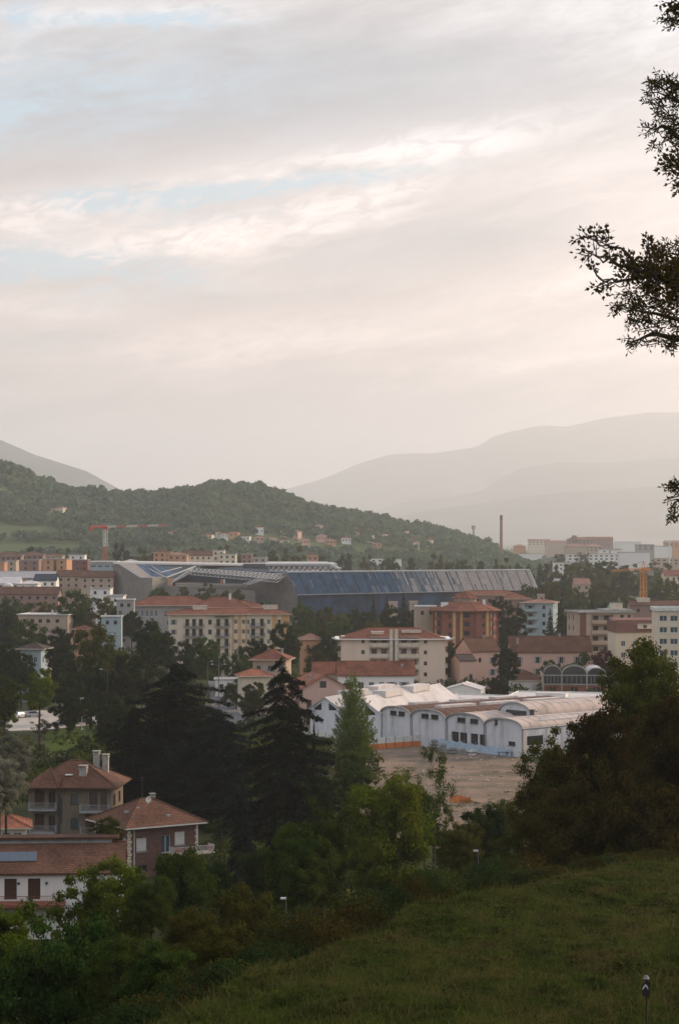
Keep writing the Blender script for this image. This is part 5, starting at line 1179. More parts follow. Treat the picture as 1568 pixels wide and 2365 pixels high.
v = Bld('long_shed', 'white roofed hall between the vaults and the brick workshop', 'shed', 1270, 492, 21, 20, 6.0, -14, 'w_factory'); v.flat('r_white', .3, .4, 'white_paint'); v.walls(); v.box('roof_hut', -4, 3, 4, 8, 6.2, 7.0, 'w_white', v.roof, 'r_white')
v = Bld('long_shed', 'white shed with a small arched end behind the brown roofed halls', 'shed', 1068, 528, 9, 10, 5.6, -10, 'w_white'); v.win('F', 3, 2.9, .9, 1.5, 'dk'); v.gab(1.3, 'y', 'r_white', .2); v.walls('y')

# site fence, tarpaulin, pallets, orange net
def fence_run(label, p0, p1, h, n, m2, cat='fence', name='site_fence'):
    a, b = Vector((*p0, 0)), Vector((*p1, 0)); o = thing(name, label, cat, a, math.atan2(b.y-a.y, b.x-a.x)); L_ = (b-a).length
    MB().box(0, L_, -.02, .02, h*.5, h, 0).build('white_panel', 'white_paint', o); MB().box(0, L_, -.02, .02, .05, h*.498, 0).build('orange_panel', m2, o)
    for i in range(n+1): MB().bar((L_*i/n, -.06, 0), (L_*i/n, -.06, h+.1), .06).build('post', 'rust', o)
    MB().bar((0, 0, h), (L_, 0, h), .05).build('rail', 'white_paint', o)
fence_run('red and white site fence along the top of the dirt yard', gp(850, 1732), gp(992, 1722), 2.3, 7, 'orange_paint')
fence_run('pale site fence below the white gabled hall', gp(700, 1708), gp(770, 1716), 2.0, 4, 'rust')
a_, b_ = gp(992, 1726), gp(1178, 1748); a_, b_ = Vector((*a_, 0)), Vector((*b_, 0)); o = thing('tarpaulin_fence', 'light blue tarpaulin fence below the windows of the white vaulted hall', 'fence', a_, math.atan2(b_.y-a_.y, b_.x-a_.x)); L_ = (b_-a_).length
m = MB(); n = 40
for i in range(n): x0, x1 = L_*i/n, L_*(i+1)/n; h0, h1 = 2.1+.18*math.sin(i*1.3)-.03*i*.6, 2.1+.18*math.sin((i+1)*1.3)-.03*(i+1)*.6; y0, y1 = .12*math.sin(i*2.1), .12*math.sin((i+1)*2.1); m.quad((x0, y0, 0), (x1, y1, 0), (x1, y1, h1), (x0, y0, h0)); m.quad((x0, y0+.06, 0), (x1, y1+.06, 0), (x1, y1+.06, h1), (x0, y0+.06, h0)); m.quad((x0, y0, h0), (x1, y1, h1), (x1, y1+.06, h1), (x0, y0+.06, h0))
m.build('sheet', 'blue_tarp', o)
for i in range(8): MB().bar((L_*i/7, .15, 0), (L_*i/7, .15, 2.2), .05).build('post', 'steel', o)
for i, (X, Y, s_, nl) in enumerate([(1003, 1735, 'leftmost pallet stack, highest, at the end of the site fence', 4), (1022, 1737, 'second pallet stack right of the highest one', 3), (1045, 1740, 'third pallet stack, low, before the blue tarpaulin', 2), (1066, 1743, 'fourth pallet stack, below the left windows', 2), (1090, 1746, 'rightmost pallet stack with a white sheet on top', 2)]):
    x, d = gp(X, Y); o = thing('pallet_stack', s_, 'pallet stack', (x, d, 0), .2*i, 'pallet stacks at the yard edge')
    for k in range(nl):
        m = MB(); z = k*.62
        for q in range(3): m.box(-.7+q*.6, -.5+q*.6, -.6, .6, z, z+.1)
        for q in range(5): m.box(-.72, .72, -.6+q*.25, -.42+q*.25, z+.102, z+.14)
        m.build('pallet', 'concrete' if i % 2 else 'brown_wood', o); MB().box(-.62, .62, -.52, .52, z+.143, z+.58).build('load', 'grey_paint' if i < 4 else 'white_paint', o)
x, d = gp(1165, 1745); o = thing('trestle', 'dark trestle table standing before the rightmost vaulted hall', 'trestle', (x, d-2, 0), .2); m = MB().box(-1.6, 1.6, -.4, .4, .85, .95); m.build('top', 'dark_metal', o)
for q in (-1.3, 1.3): MB().bar((q, -.4, 0), (q, 0, .85), .05).bar((q, .4, 0), (q, 0, .85), .05).build('leg', 'dark_metal', o)
m = MB(); x, d = gp(1108, 1856)
for i in range(5): h0, h1 = 1.1+.15*math.sin(i), 1.1+.15*math.sin(i+1); m.quad((-5+i*.7, .3*math.sin(i*.8), 0), (-5+(i+1)*.7, .3*math.sin((i+1)*.8), 0), (-5+(i+1)*.7, .3*math.sin((i+1)*.8), h1), (-5+i*.7, .3*math.sin(i*.8), h0))
o = thing('safety_net', 'orange safety netting at the lower end of the dirt yard', 'net', (x, d, 0), -.25); m.build('netting', 'orange_paint', o)
for q in (-5, -1.6): MB().bar((q, .3*math.sin((q+5)/.7*.8), 0), (q, .3*math.sin((q+5)/.7*.8), 1.3), .04).build('post', 'rust', o)
m = MB().box(-1.4, 1.4, -.5, .5, .2, 1.25).box(-1.5, 1.5, -.6, .6, 1.253, 1.33); x, d = gp(733, 1716); o = thing('rubbish_container', 'green rubbish container beside the pale site fence', 'container', (x, d, 0)); m.build('bin', 'green_wood', o)
for q in (-1.1, 1.1): MB().bar((q-.1, -.3, .1), (q+.1, -.3, .1), .1, 0, 8).build('wheel', 'dark_metal', o)

# ------------------------------------------------------------ stadium
st = thing('stadium', 'large stadium with blue to pale louvred facade, grey end walls and white roof trusses', 'stadium', (0, 1100, 0)); so = Vector((0, -1100, 0))
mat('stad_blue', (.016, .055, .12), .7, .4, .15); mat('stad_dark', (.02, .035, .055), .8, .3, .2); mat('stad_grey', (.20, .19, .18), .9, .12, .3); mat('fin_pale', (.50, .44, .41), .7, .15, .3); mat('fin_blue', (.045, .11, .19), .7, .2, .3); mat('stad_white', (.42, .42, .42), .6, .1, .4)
def SW(px_, py_, d_): return W(px_, py_, d_)+so
def SG(px_, d_): return Vector((gx(px_, d_), d_, 0))+so
T1, T2, B2, B1 = SW(664, 1323, 1094), SW(1222, 1318, 1154), SW(1240, 1362, 1150), SW(687, 1374, 1090)
G1, G2 = Vector((B1.x+2, B1.y+2, 0)), Vector((B2.x-1, B2.y+2, 0)); bk = Vector((-12, 34, 0))
m = MB()
for i in range(24): m.quad(B1.lerp(B2, i/24), B1.lerp(B2, (i+1)/24), T1.lerp(T2, (i+1)/24), T1.lerp(T2, i/24), 1 if i > 15 else 2 if i > 9 else 0)
m.quad(G1, G2, B2+Vector((-1, 2, 0)), B1+Vector((0, 2, 0))); m.quad(B1, B2, B2+Vector((-1, 2, 0)), B1+Vector((0, 2, 0))); m.poly([T2, B2, Vector((B2.x, B2.y, 0)), Vector((B2.x, B2.y, 0))+bk, T2+bk]); m.quad(T1, T2, T2+bk, T1+bk); m.quad(T2+bk, T1+bk, T1*1+bk+Vector((0, 0, -24)), T2+bk+Vector((0, 0, -24)))
mat('stad_mid', (.07, .105, .14), .7, .2, .2); mat('stad_pale', (.20, .19, .185), .7, .2, .2); m.build('facade_wall', ['stad_blue', 'stad_pale', 'stad_mid'], st)
nrm = (B2-B1).cross(T1-B1).normalized(); nrm = -nrm if nrm.y > 0 else nrm
r_ = random.Random(3); rows_ = [[MB(), MB(), MB()] for _ in range(3)]; NF = 140
for i in range(NF):
    t = (i+.5)/NF; lo = B1.lerp(B2, t); hi = T1.lerp(T2, t); ux = (B2-B1).normalized()
    for k, (s0, s1) in enumerate(((0, .33), (.34, .66), (.67, 1))):
        pw = min(1, max(0, (t-.12)*2.1)); pale = r_.random() < .04+.96*pw**1.3
        a, b = lo.lerp(hi, s0), lo.lerp(hi, s1); u_ = t+(r_.random()-.5)*.30+(.03 if k == 0 else 0); c_ = 0 if u_ > .56 else 1 if u_ > .42 else 2; c_ = 1 if r_.random() < .05 else c_; wd = ux*.26; out = nrm*.12
        if r_.random() < .05 or i % 6 == 5: continue
        rows_[k][c_].prism([a-wd+nrm*.3, a+wd+nrm*.3, b+wd+nrm*.3, b-wd+nrm*.3], out)
mat('fin_mid', (.20, .23, .26), .7, .2, .3)
for tr_ in rows_:
    for b_, m_ in zip(tr_, ('fin_pale', 'fin_mid', 'fin_blue')): b_.build('louvre', m_, st)
NF = 110; lb = MB()
for i in range(NF):
    t = (i+.5)/NF; lo = G1.lerp(G2, t); hi = (B1+Vector((0, 2, 0))).lerp(B2+Vector((-1, 2, 0)), t); lb.prism([lo-ux*.15+nrm*.02, lo+ux*.15+nrm*.02, hi+ux*.15+nrm*.02, hi-ux*.15+nrm*.02], Vector((0, -.3, 0)))
lb.build('louvre', 'stad_blue', st)
m = MB().tube([T1+Vector((0, 0, .4)), T2+Vector((0, 0, .4))], [.55, .55]).tube([T2+Vector((0, 0, .4)), B2+Vector((.3, 0, 0))], [.45, .45]).tube([B1, B2], [.25, .25]); m.build('roof_edge', 'stad_white', st)
# grey end wall of the right stand
m = MB().prism([SG(689, 1092), SW(687, 1374, 1090), SW(664, 1323, 1095), SW(560, 1356, 1128), SG(548, 1132)], (-6, 20, 0)); m.build('end_wall', 'stad_grey', st)
m = MB().prism([SG(260, 1120), SG(352, 1085), SW(352, 1334, 1085), SW(326, 1334, 1092), SW(277, 1303, 1112), SW(262, 1303, 1120)], (6, 22, 0)); m.build('end_wall', 'stad_grey', st)
# far blue stand behind, with raking seats, and its thin roof line
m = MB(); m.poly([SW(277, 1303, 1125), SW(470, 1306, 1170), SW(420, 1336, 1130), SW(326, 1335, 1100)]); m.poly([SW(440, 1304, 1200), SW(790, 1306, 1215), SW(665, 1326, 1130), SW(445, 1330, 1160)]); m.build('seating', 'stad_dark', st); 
m = MB(); m.poly([SW(279, 1304, 1124), SW(440, 1306, 1168), SW(400, 1334, 1128), SW(327, 1334, 1102)][::-1]); o_ = m.build('seating', 'stad_blue', st); o_.location = (0, -1, .3)
tm = MB()
def tbar(a, b, r=.35): tm.bar(SW(*a), SW(*b), r)
tbar((277, 1303, 1112), (326, 1334, 1092), .4); tbar((326, 1334, 1092), (355, 1334, 1086), .3); tbar((330, 1306, 1140), (385, 1334, 1100), .4); tbar((452, 1308, 1120), (385, 1334, 1098), .4); tbar((350, 1306, 1140), (372, 1322, 1110), .25); tbar((372, 1322, 1110), (420, 1310, 1130), .25)
tm.build('roof_ribs', 'stad_white', st)
m = MB(); m.prism([SW(262, 1302, 1122), SW(560, 1307, 1190), SW(780, 1306, 1215), SW(770, 1302, 1240), SW(560, 1304, 1215), SW(300, 1299, 1150)], (0, 0, .9)); m.build('roof', 'stad_white', st)
m = MB(); m.prism([SW(562, 1315, 1175), SW(612, 1315, 1175), SW(612, 1302, 1175), SW(562, 1302, 1175)], (0, 8, 0)); m.build('control_room', 'dark_metal', st)
m = MB(); m.prism([SW(615, 1306, 1170), SW(760, 1306, 1180), SW(788, 1316, 1150), SW(780, 1316, 1149), SW(755, 1301, 1200), SW(618, 1301, 1195)], (0, 0, 1.0))
for i in range(14): a = SW(620+i*12, 1309, 1168); b = SW(626+i*12, 1319, 1150); c = SW(632+i*12, 1309, 1168); m.bar(a, b, .14); m.bar(b, c, .14)
m.bar(SW(618, 1319, 1150), SW(800, 1319, 1152), .2); m.build('far_roof', 'stad_white', st)
# front stand canopy: white space truss over a dark interior
tr = MB(); NB = 22
for i in range(NB+1):
    t = i/NB; A1 = SW(446, 1313, 1120).lerp(SW(664, 1327, 1100), t); A2 = SW(440, 1320, 1095).lerp(SW(640, 1338, 1080), t); A3 = A2+Vector((0, 0, -1.6)); 
    tr.bar(A1, A2, .13); tr.bar(A2, A3, .1); tr.bar(A1, A3, .1)
    if i < NB:
        u = (i+1)/NB; B1_ = SW(446, 1313, 1120).lerp(SW(664, 1327, 1100), u); B2_ = SW(440, 1320, 1095).lerp(SW(640, 1338, 1080), u); tr.bar(A1, B1_, .26); tr.bar(A2, B2_, .24); tr.bar(A3, B2_+Vector((0, 0, -1.6)), .18); tr.bar(A1, B2_, .1); tr.bar(A3, B2_, .09)
for dy in (0, -1.8):
    tr.bar(SW(446, 1313+dy, 1120), SW(400, 1343+dy, 1096), .28)
for i in range(7): t = i/6; a = SW(446, 1313, 1120).lerp(SW(400, 1343, 1096), t); b = SW(446, 1318, 1115).lerp(SW(394, 1347, 1094), min(1, t+.12)); tr.bar(a, b, .12)
tr.bar(SW(446, 1320, 1115), SW(394, 1348, 1094), .24); tr.build('roof_truss', 'stad_white', st)
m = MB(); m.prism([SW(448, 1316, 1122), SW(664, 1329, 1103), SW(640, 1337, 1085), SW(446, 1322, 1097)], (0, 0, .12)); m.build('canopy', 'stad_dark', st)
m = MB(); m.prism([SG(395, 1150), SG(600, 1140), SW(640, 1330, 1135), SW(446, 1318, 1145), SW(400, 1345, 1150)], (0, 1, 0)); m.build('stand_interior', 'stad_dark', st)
for i in range(6): m = MB(); a = SW(405, 1356-i*2.2, 1105+i*5); b = SW(570, 1362-i*2.6, 1100+i*5); m.prism([a, b, b+Vector((0, 4, 0)), a+Vector((0, 4, 0))], (0, 0, -.8)); m.build('tier', 'stad_grey' if i % 2 else 'w_grey', st)
m = MB(); m.prism([SG(380, 1098), SG(590, 1094), SW(590, 1364, 1094), SW(380, 1352, 1098)], (0, .6, 0)); m.build('front_wall', 'stad_grey', st)
for X, c_ in ((512, 'orange_paint'), (518, 'white_paint'), (505, 'green_wood')): m = MB().prism([SW(X-2, 1352, 1130), SW(X+2, 1352, 1130), SW(X+2, 1338, 1130), SW(X-2, 1338, 1130)], (0, .2, 0)); m.build('banner', c_, st)

# ------------------------------------------------------------ cranes and chimney
def crane(name, label, X, d, Ybase, Yslew, Yapex, jib, cjib, matm, w=1.9, band=None, cab=True, jz=None):
    zb = zz(Ybase, d); zs = zz(Yslew, d); za = zz(Yapex, d); o = thing(name, label, 'crane', (gx(X, d), d, 0)); zb = 0
    def lattice(p0, p1, wd, m, step, r=.09):
        p0, p1 = Vector(p0), Vector(p1); ax = (p1-p0).normalized(); u = ax.orthogonal().normalized(); v_ = ax.cross(u); n = max(2, int((p1-p0).length/step)); cs = [(u*a+v_*b)*wd/2 for a, b in ((1, 1), (1, -1), (-1, -1), (-1, 1))]
        for c in cs: m.bar(p0+c, p1+c, r)
        for i in range(n):
            a = p0.lerp(p1, i/n); b = p0.lerp(p1, (i+1)/n)
            for k in range(4): m.bar(a+cs[k], b+cs[(k+1) % 4], r*.6); m.bar(a+cs[k], a+cs[(k+1) % 4], r*.6)
    m = MB(); z1 = zs if not band else zb+(zs-zb)*.78; lattice((0, 0, zb), (0, 0, z1), w, m, 2.0, .12); m.build('mast', matm, o)
    if band: m = MB(); lattice((0, 0, z1), (0, 0, zs), w, m, 2.0, .12); m.build('upper_mast', band, o)
    MB().box(-w*.8, w*.8, -w*.8, w*.8, zs, zs+1.6).build('slewing_unit', matm, o)
    m = MB(); m.bar((-w*.4, 0, zs+1.6), (0, 0, za), .16); m.bar((w*.4, 0, zs+1.6), (0, 0, za), .16); m.build('apex', matm, o)
    J = W(jib[0], jib[1], d+jib[2])-Vector((gx(X, d), d, 0)); Cj = W(cjib[0], cjib[1], d+cjib[2])-Vector((gx(X, d), d, 0)); j0 = Vector((0, 0, zs+1.5))
    if band:
        nseg = 6; 
        for i in range(nseg): m = MB(); lattice(j0.lerp(J, i/nseg), j0.lerp(J, (i+1)/nseg), .9, m, 3.2, .05); m.build('jib', matm if i % 2 else band, o)
    else: m = MB(); lattice(j0, J, .8, m, 2.4, .05); m.build('jib', matm, o)
    m = MB(); lattice(j0, Cj, 1.0, m, 1.6, .1); m.build('counter_jib', matm, o); MB().box(-1.2, 1.2, -.7, .7, -2.2, -.2).build('counterweight', 'concrete' if not band else matm, o, Cj)
    m = MB(); m.bar((0, 0, za), j0.lerp(J, .7)+Vector((0, 0, .6)), .06); m.bar((0, 0, za), Cj, .06); m.build('tie_rod', 'dark_metal', o)
    MB().box(.9, 2.2, -.8, .8, zs-.6, zs+1.3).build('cab', 'grey_paint', o)
crane('tower_crane', 'red and white tower crane rising behind the left end of the stadium', 244, 1300, 1296, 1222, 1212, (390, 1213, 40), (211, 1216, -12), 'crane_red', 2.0, 'white_paint')
crane('tower_crane', 'orange tower crane standing among the trees at the right', 1485, 900, 1410, 1322, 1296, (1411, 1319, 30), (1502, 1317, -10), 'crane_yellow', 2.0)
d = 2100; o = thing('chimney', 'tall slim brick chimney with a dark top on the far plain', 'chimney', (gx(1157, d), d, 0)); MB().bar((0, 0, 0), (0, 0, zz(1200, d)), 1.75, 0, 12, 1.35).build('shaft', 'w_rose', o); MB().bar((0, 0, zz(1200, d)), (0, 0, zz(1190, d)), 1.45, 0, 12, 1.35).build('top', 'w_darkred', o)
d = 2600; o = thing('water_tower', 'faint grey mast tower left of the brick chimney', 'tower', (gx(1093, d), d, 0)); MB().bar((0, 0, 0), (0, 0, zz(1214, d)), 1.3, 0, 8).build('shaft', 'concrete', o); MB().bar((0, 0, zz(1222, d)), (0, 0, zz(1214, d)), 2.6, 0, 8).build('tank', 'concrete', o)
d = 1900; o = thing('floodlight_mast', 'thin white mast at the right edge of the far plain', 'mast', (gx(1545, d), d, 0)); MB().bar((0, 0, 0), (0, 0, zz(1252, d)), .7, 0, 6).build('pole', 'white_paint', o); MB().box(-1.6, 1.6, -.3, .3, zz(1254, d), zz(1250, d)).build('lamp_head', 'white_paint', o)

# ------------------------------------------------------------ middle distance buildings beyond the stadium
def blk(name, label, X, Yt, wpx, d, dep, wm, rm='r_grey', roof='flat', rot=0, wk='dk', stor=3.05, sp=3.4, ww=1.3, maxr=6, cat='building', nowin=False):
    h_ = zz(Yt, d); v = Bld(name, label, cat, X, d, wpx/F*d, dep, h_, rot, wm, sub=False)
    n = max(1, int(v.w/sp)); rows = 0; z = h_-2.4
    while z > 1 and rows < maxr and not nowin:
        for i in range(n): v.win('F', v.w*(i+.5)/n, z, ww, 1.4, wk)
        z -= stor; rows += 1
    if roof == 'flat': v.flat(rm, .3, .4, 'concrete')
    elif roof == 'hip': v.hip(min(3.2, v.w*.16, dep*.25), rm, .7)
    else: v.gr = 0; v.gab(min(3, dep*.25), 'x', rm, .5)
    v.walls('x' if roof == 'gab' else None); return v
blk('apartment_block', 'orange flats cut by the left edge of the picture', -2, 1299, 26, 1250, 12, 'w_orange', maxr=4, cat='apartment block')
blk('apartment_block', 'low white balconied block right of the orange flats at the left edge', 27, 1296, 22, 1290, 12, 'w_tan', maxr=3, cat='apartment block')
blk('apartment_block', 'shaded grey red block left of the sunlit orange flats', 70, 1294, 40, 1240, 12, 'w_rose', maxr=4, cat='apartment block')
blk('apartment_block', 'sunlit orange flats, left one of the pair near the red and white crane', 112, 1292, 24, 1230, 12, 'w_orange', maxr=4, rot=-8, cat='apartment block')
blk('apartment_block', 'sunlit orange flats, right one of the pair near the red and white crane', 143, 1292, 24, 1230, 12, 'w_orange', maxr=4, rot=-8, cat='apartment block')
blk('apartment_block', 'dark red shaded block left of the white framed building', 180, 1294, 46, 1260, 12, 'w_darkred', maxr=4, cat='apartment block')
v = blk('office_building', 'white framed building with glazed galleries left of the stadium', 240, 1301, 62, 1170, 14, 'w_paleblue', 'white_paint', maxr=2, ww=2.6, sp=3.2, wk='white'); v.box('roof_frame', -v.w/2-.5, v.w/2+.5, -.8, 14, v.h+.6, v.h+1.2, 'white_paint', v.roof)
blk('roof_pavilion', 'low pale domed roof behind the stadium corner', 300, 1302, 60, 1250, 16, 'w_cream', 'r_grey', 'hip', nowin=True)
for X, w_, d_, Y, wm, rm, rf, lb in [
 (20, 60, 1400, 1284, 'w_rose', 't_brown', 'hip', 'brown roofed block behind the orange flats at the left edge'), (75, 50, 1420, 1282, 'w_rose', 't_brown', 'hip', 'brown roofed block behind the shaded grey red block'),
 (125, 40, 1400, 1284, 'w_tan', 't_brown', 'hip', 'brown roofed block behind the sunlit pair'), (178, 36, 1380, 1282, 'w_white', 'r_grey', 'flat', 'white block behind the dark red one'),
 (375, 40, 1350, 1276, 'w_orange', 't_brown', 'hip', 'peach villa, left wing behind the stadium'), (410, 44, 1340, 1282, 'w_orange', 't_pale', 'hip', 'peach house right of the left wing'),
 (470, 90, 1380, 1283, 'w_cream', 't_brown', 'gab', 'long peach house with dark roof behind the stadium'), (505, 26, 1330, 1272, 'w_cream', 'r_grey', 'flat', 'square peach tower house behind the stadium'),
 (525, 40, 1320, 1280, 'w_cream', 'r_white', 'flat', 'pale box house right of the square peach tower'), (600, 30, 1350, 1288, 'w_grey', 'r_grey', 'flat', 'grey block beside the dark box on the stadium roof'),
 (570, 24, 1420, 1280, 'w_rose', 'r_grey', 'flat', 'reddish block with mast behind the dark box'), (722, 24, 1420, 1284, 'w_orange', 't_red', 'hip', 'little red roofed house above the stadium roof edge'),
 (168, 70, 1130, 1331, 'w_tan', 't_brown', 'gab', 'long brick mill with small windows left of the stadium, left half'), (225, 74, 1110, 1333, 'w_tan', 't_brown', 'gab', 'long brick mill with small windows left of the stadium, right half'),
 (60, 130, 1120, 1334, 'w_tan', 'r_grey', 'gab', 'wide grey brown warehouse at the far left'), (105, 50, 1060, 1341, 'w_white', 'stad_dark', 'gab', 'warehouse with a dark gabled roof at the far left'),
 (20, 50, 1040, 1347, 'w_white', 'r_white', 'gab', 'pale warehouse roof by the white tank'), (65, 44, 1030, 1349, 'w_white', 'r_white', 'hip', 'pale tent like roof right of the white tank'),
 (232, 46, 960, 1360, 'w_white', 'r_white', 'flat', 'white cube building with dark slits left of the stadium wall'), (268, 34, 900, 1377, 'w_white', 'r_white', 'flat', 'small white flat roof below the grey stadium wall'),
 (60, 150, 980, 1372, 'w_rose', 't_brown', 'gab', 'low brown roofed row behind the trees at the far left')]:
    blk('building' if rf == 'flat' else 'house', lb, X, Y, w_, d_, 12, wm, rm, rf, maxr=2, cat='building')
o = thing('tank', 'round white tank before the pale warehouses at the far left', 'tank', (gx(20, 1000), 1000, 0)); MB().bar((0, 0, 0), (0, 0, zz(1350, 1000)), 2.2, 0, 14).bar((0, 0, zz(1350, 1000)), (0, 0, zz(1346, 1000)), 2.2, 0, 14, .8).build('shell', 'white_paint', o)
for i_, (X, w_, d_, Y, wm, rm, rf, lb) in enumerate([
 (1050, 150, 2700, 1269, 'w_white', 'r_white', 'flat', 'long white factory below the brick chimney'), (1010, 24, 2650, 1262, 'w_white', 'r_white', 'flat', 'white box on the left end of the long white factory'), (1118, 30, 2600, 1267, 'w_cream', 'r_white', 'flat', 'sunlit white box at the right end of the long white factory'),
 (975, 20, 2400, 1266, 'w_white', 'r_white', 'flat', 'white tower block left of the long white factory'), (1225, 50, 2300, 1279, 'w_white', 'r_white', 'flat', 'pale striped hall right of the brick chimney'),
 (1370, 120, 2100, 1280, 'w_white', 'r_white', 'flat', 'long low white hall at the right'), (1465, 70, 1950, 1276, 'w_white', 'r_white', 'flat', 'white office with a dark vertical slit above the orange crane'), (1395, 22, 2200, 1270, 'w_white', 'r_white', 'flat', 'white cube, left of the two roof cubes at the right'), (1420, 20, 2200, 1270, 'w_white', 'r_white', 'flat', 'white cube, right of the two roof cubes at the right'),
 (1540, 80, 2000, 1290, 'w_tan', 'r_white', 'flat', 'pale hall at the right edge of the far plain'), (1520, 60, 2500, 1262, 'w_white', 'r_grey', 'flat', 'grey white block behind the pale hall at the right edge'),
 (1340, 60, 3000, 1246, 'w_rose', 't_red', 'hip', 'large red hall with a lantern on the horizon, left half'), (1385, 60, 3050, 1245, 'w_rose', 't_red', 'gab', 'large red hall on the horizon, right half'), (1327, 9, 3000, 1238, 'w_rose', 't_brown', 'hip', 'small red tower on the large red hall'),
 (1290, 60, 3300, 1253, 'w_tan', 't_pale', 'gab', 'brownish roofs left of the large red hall'), (1245, 50, 3400, 1250, 'w_cream', 't_pale', 'gab', 'faint row of roofs right of the brick chimney'), (1330, 50, 2500, 1262, 'w_tan', 't_pale', 'hip', 'brown block below the large red hall'), (1370, 40, 2600, 1262, 'w_tan', 't_pale', 'hip', 'second brown block below the large red hall'),
 (1450, 60, 3200, 1252, 'w_white', 'r_grey', 'flat', 'faint grey slab right of the large red hall'), (1555, 40, 2900, 1254, 'w_orange', 't_pale', 'gab', 'faint peach block at the right edge'), (1415, 40, 2700, 1268, 'w_cream', 'r_grey', 'flat', 'cream slab between the brown blocks and the white cubes'), (1490, 40, 2400, 1258, 'w_grey', 'r_grey', 'flat', 'grey slab behind the white office'),
 (1200, 26, 2700, 1262, 'w_orange', 't_pale', 'hip', 'peach house at the foot of the brick chimney'), (870, 30, 1900, 1291, 'w_white', 'r_white', 'flat', 'white slab among trees above the louvred facade'), (915, 24, 1850, 1292, 'w_white', 'r_white', 'flat', 'white block right of the slab among trees'), (1300, 40, 1700, 1300, 'w_white', 'r_white', 'flat', 'pale low roof left of the big round tree'),
 (1140, 30, 1300, 1336, 'w_white', 'r_white', 'flat', 'pale low roof just right of the stadium top'), (1345, 34, 1150, 1350, 'w_tan', 't_pale', 'gab', 'small row of roofs between the yellow trees'), (1555, 40, 1250, 1330, 'w_cream', 't_red', 'gab', 'red roofs at the right edge beyond the orange crane')]):
    blk('building' if rf == 'flat' else 'house', lb, X, Y, w_, d_, 16, wm, rm, rf, maxr=2, nowin=(d_ > 1800 and i_ % 2 == 0), sp=5 if d_ > 1800 else 3.4, ww=2.4 if d_ > 1800 else 1.3, cat='building')
# houses on the far hillside
HH = [(45, 1155, 12, 'pale villa high on the far left hill'), (120, 1176, 16, 'white villa on the far left hill, left of its neighbour'), (140, 1178, 12, 'white villa on the far left hill, right of its neighbour'), (302, 1166, 18, 'pale farmhouse in the saddle of the hill'),
 (400, 1232, 20, 'leftmost terrace of the village at the foot of the hill'), (425, 1236, 18, 'second terrace of the village at the foot of the hill'), (450, 1233, 18, 'third terrace of the village at the foot of the hill'), (478, 1238, 20, 'brownish row in the middle of the village'), (500, 1231, 16, 'gabled pale house in the middle of the village'), (520, 1234, 14, 'taller gabled house at the right of the village'), (540, 1232, 18, 'bright gabled house at the right end of the village'), (565, 1240, 20, 'low row right of the village'),
 (600, 1243, 18, 'pale house in trees right of the low row'), (630, 1246, 16, 'white house above the stadium roof'), (655, 1228, 14, 'house on the slope above the white one'), (660, 1248, 16, 'cream house on the slope foot'), (682, 1232, 12, 'small house between the slope foot and the ridge'), (705, 1250, 20, 'long cream house under the ridge'),
 (722, 1224, 12, 'cream villa high under the ridge'), (740, 1218, 14, 'pale villa nearest the ridge trees'), (745, 1240, 18, 'sunlit house left of the terraces of the slope'), (765, 1248, 20, 'long low house on the lower slope'), (790, 1222, 12, 'orange house with pine trees on the ridge slope'), (800, 1244, 18, 'reddish row on the lower slope'), (822, 1232, 14, 'pink house under the ridge end'), (850, 1226, 14, 'pale tall house at the ridge end'), (852, 1240, 16, 'orange roofed house below the pale tall one'), (880, 1238, 14, 'orange roofed house right of the ridge end houses'), (930, 1230, 14, 'bright villa at the right end of the ridge'), (920, 1244, 16, 'row under the bright villa'), (965, 1244, 16, 'red roofed row at the last slope'), (990, 1250, 14, 'little house at the last slope'), (600, 1222, 16, 'brownish farm among fields of the slope'), (870, 1256, 16, 'cream house above the louvred facade'), (960, 1256, 12, 'white cottage above the right end of the facade')]
hr = random.Random(5)
for i, (X, Y, wpx, lb) in enumerate(HH):
    # find the depth where the sight line meets the hillside or plain
    y_ = np.arange(1780, 3400, 8.); x_ = gx(X, 1)*y_; zl = EYE-(Y-HZ)/F*y_; zt = np.maximum(hillz(x_, y_), 0)+5.5
    k = np.argmax(zt > zl) if (zt > zl).any() else 60
    d_ = float(y_[k]); z0 = float(max(zt[k]-5.5, 0)); s_ = d_/F
    wm = hr.choice(['w_cream', 'w_white', 'w_pink', 'w_orange', 'w_tan']); v = Bld('house', lb, 'house', X, d_-6, wpx*s_*1.15, 9, 6+hr.random()*2, hr.uniform(-25, 25), wm, z0=z0-1, group='houses on the far hillside', sub=False)
    n = max(2, int(v.w/3)); v.row('F', [v.w*(q+.5)/n for q in range(n)], [3.9], 1.2, 1.5, 'dk'); v.hip(1.8, hr.choice(['t_red', 't_pale', 't_brown']), .6); v.walls()

# ------------------------------------------------------------ lamps, signs, cars
def lamp(label, X, Yt, d, arm=-1, armlen=1.6, name='street_lamp', curved=False, r=.06, double=False, group='street lamps', hw=.55):
    x = gx(X, d); zb = gz(x, d); H = zz(Yt, d)-zb; o = thing(name, label, 'street lamp', (x, d, zb), 0, group); MB().bar((0, 0, 0), (0, 0, H), r*1.0, 0, 8, r*.6).build('pole', 'lamp_grey', o)
    for s_ in ((arm, -arm) if double else (arm,)):
        MB().bar((0, 0, H-.05), (s_*armlen, 0, H+(.35 if curved else .0)), r*.5, 0, 6).build('arm', 'lamp_grey', o)
        x0, x1 = sorted((s_*armlen, s_*(armlen+hw))); z = H+(.35 if curved else 0); hh = hw/.55; MB().box(x0, x1, -.15*hh, .15*hh, z-.06*hh, z+.1*hh).box(x0+.04*hh, x1-.04*hh, -.11*hh, .11*hh, z-.09*hh, z-.061*hh).build('lamp_head', 'white_paint', o)
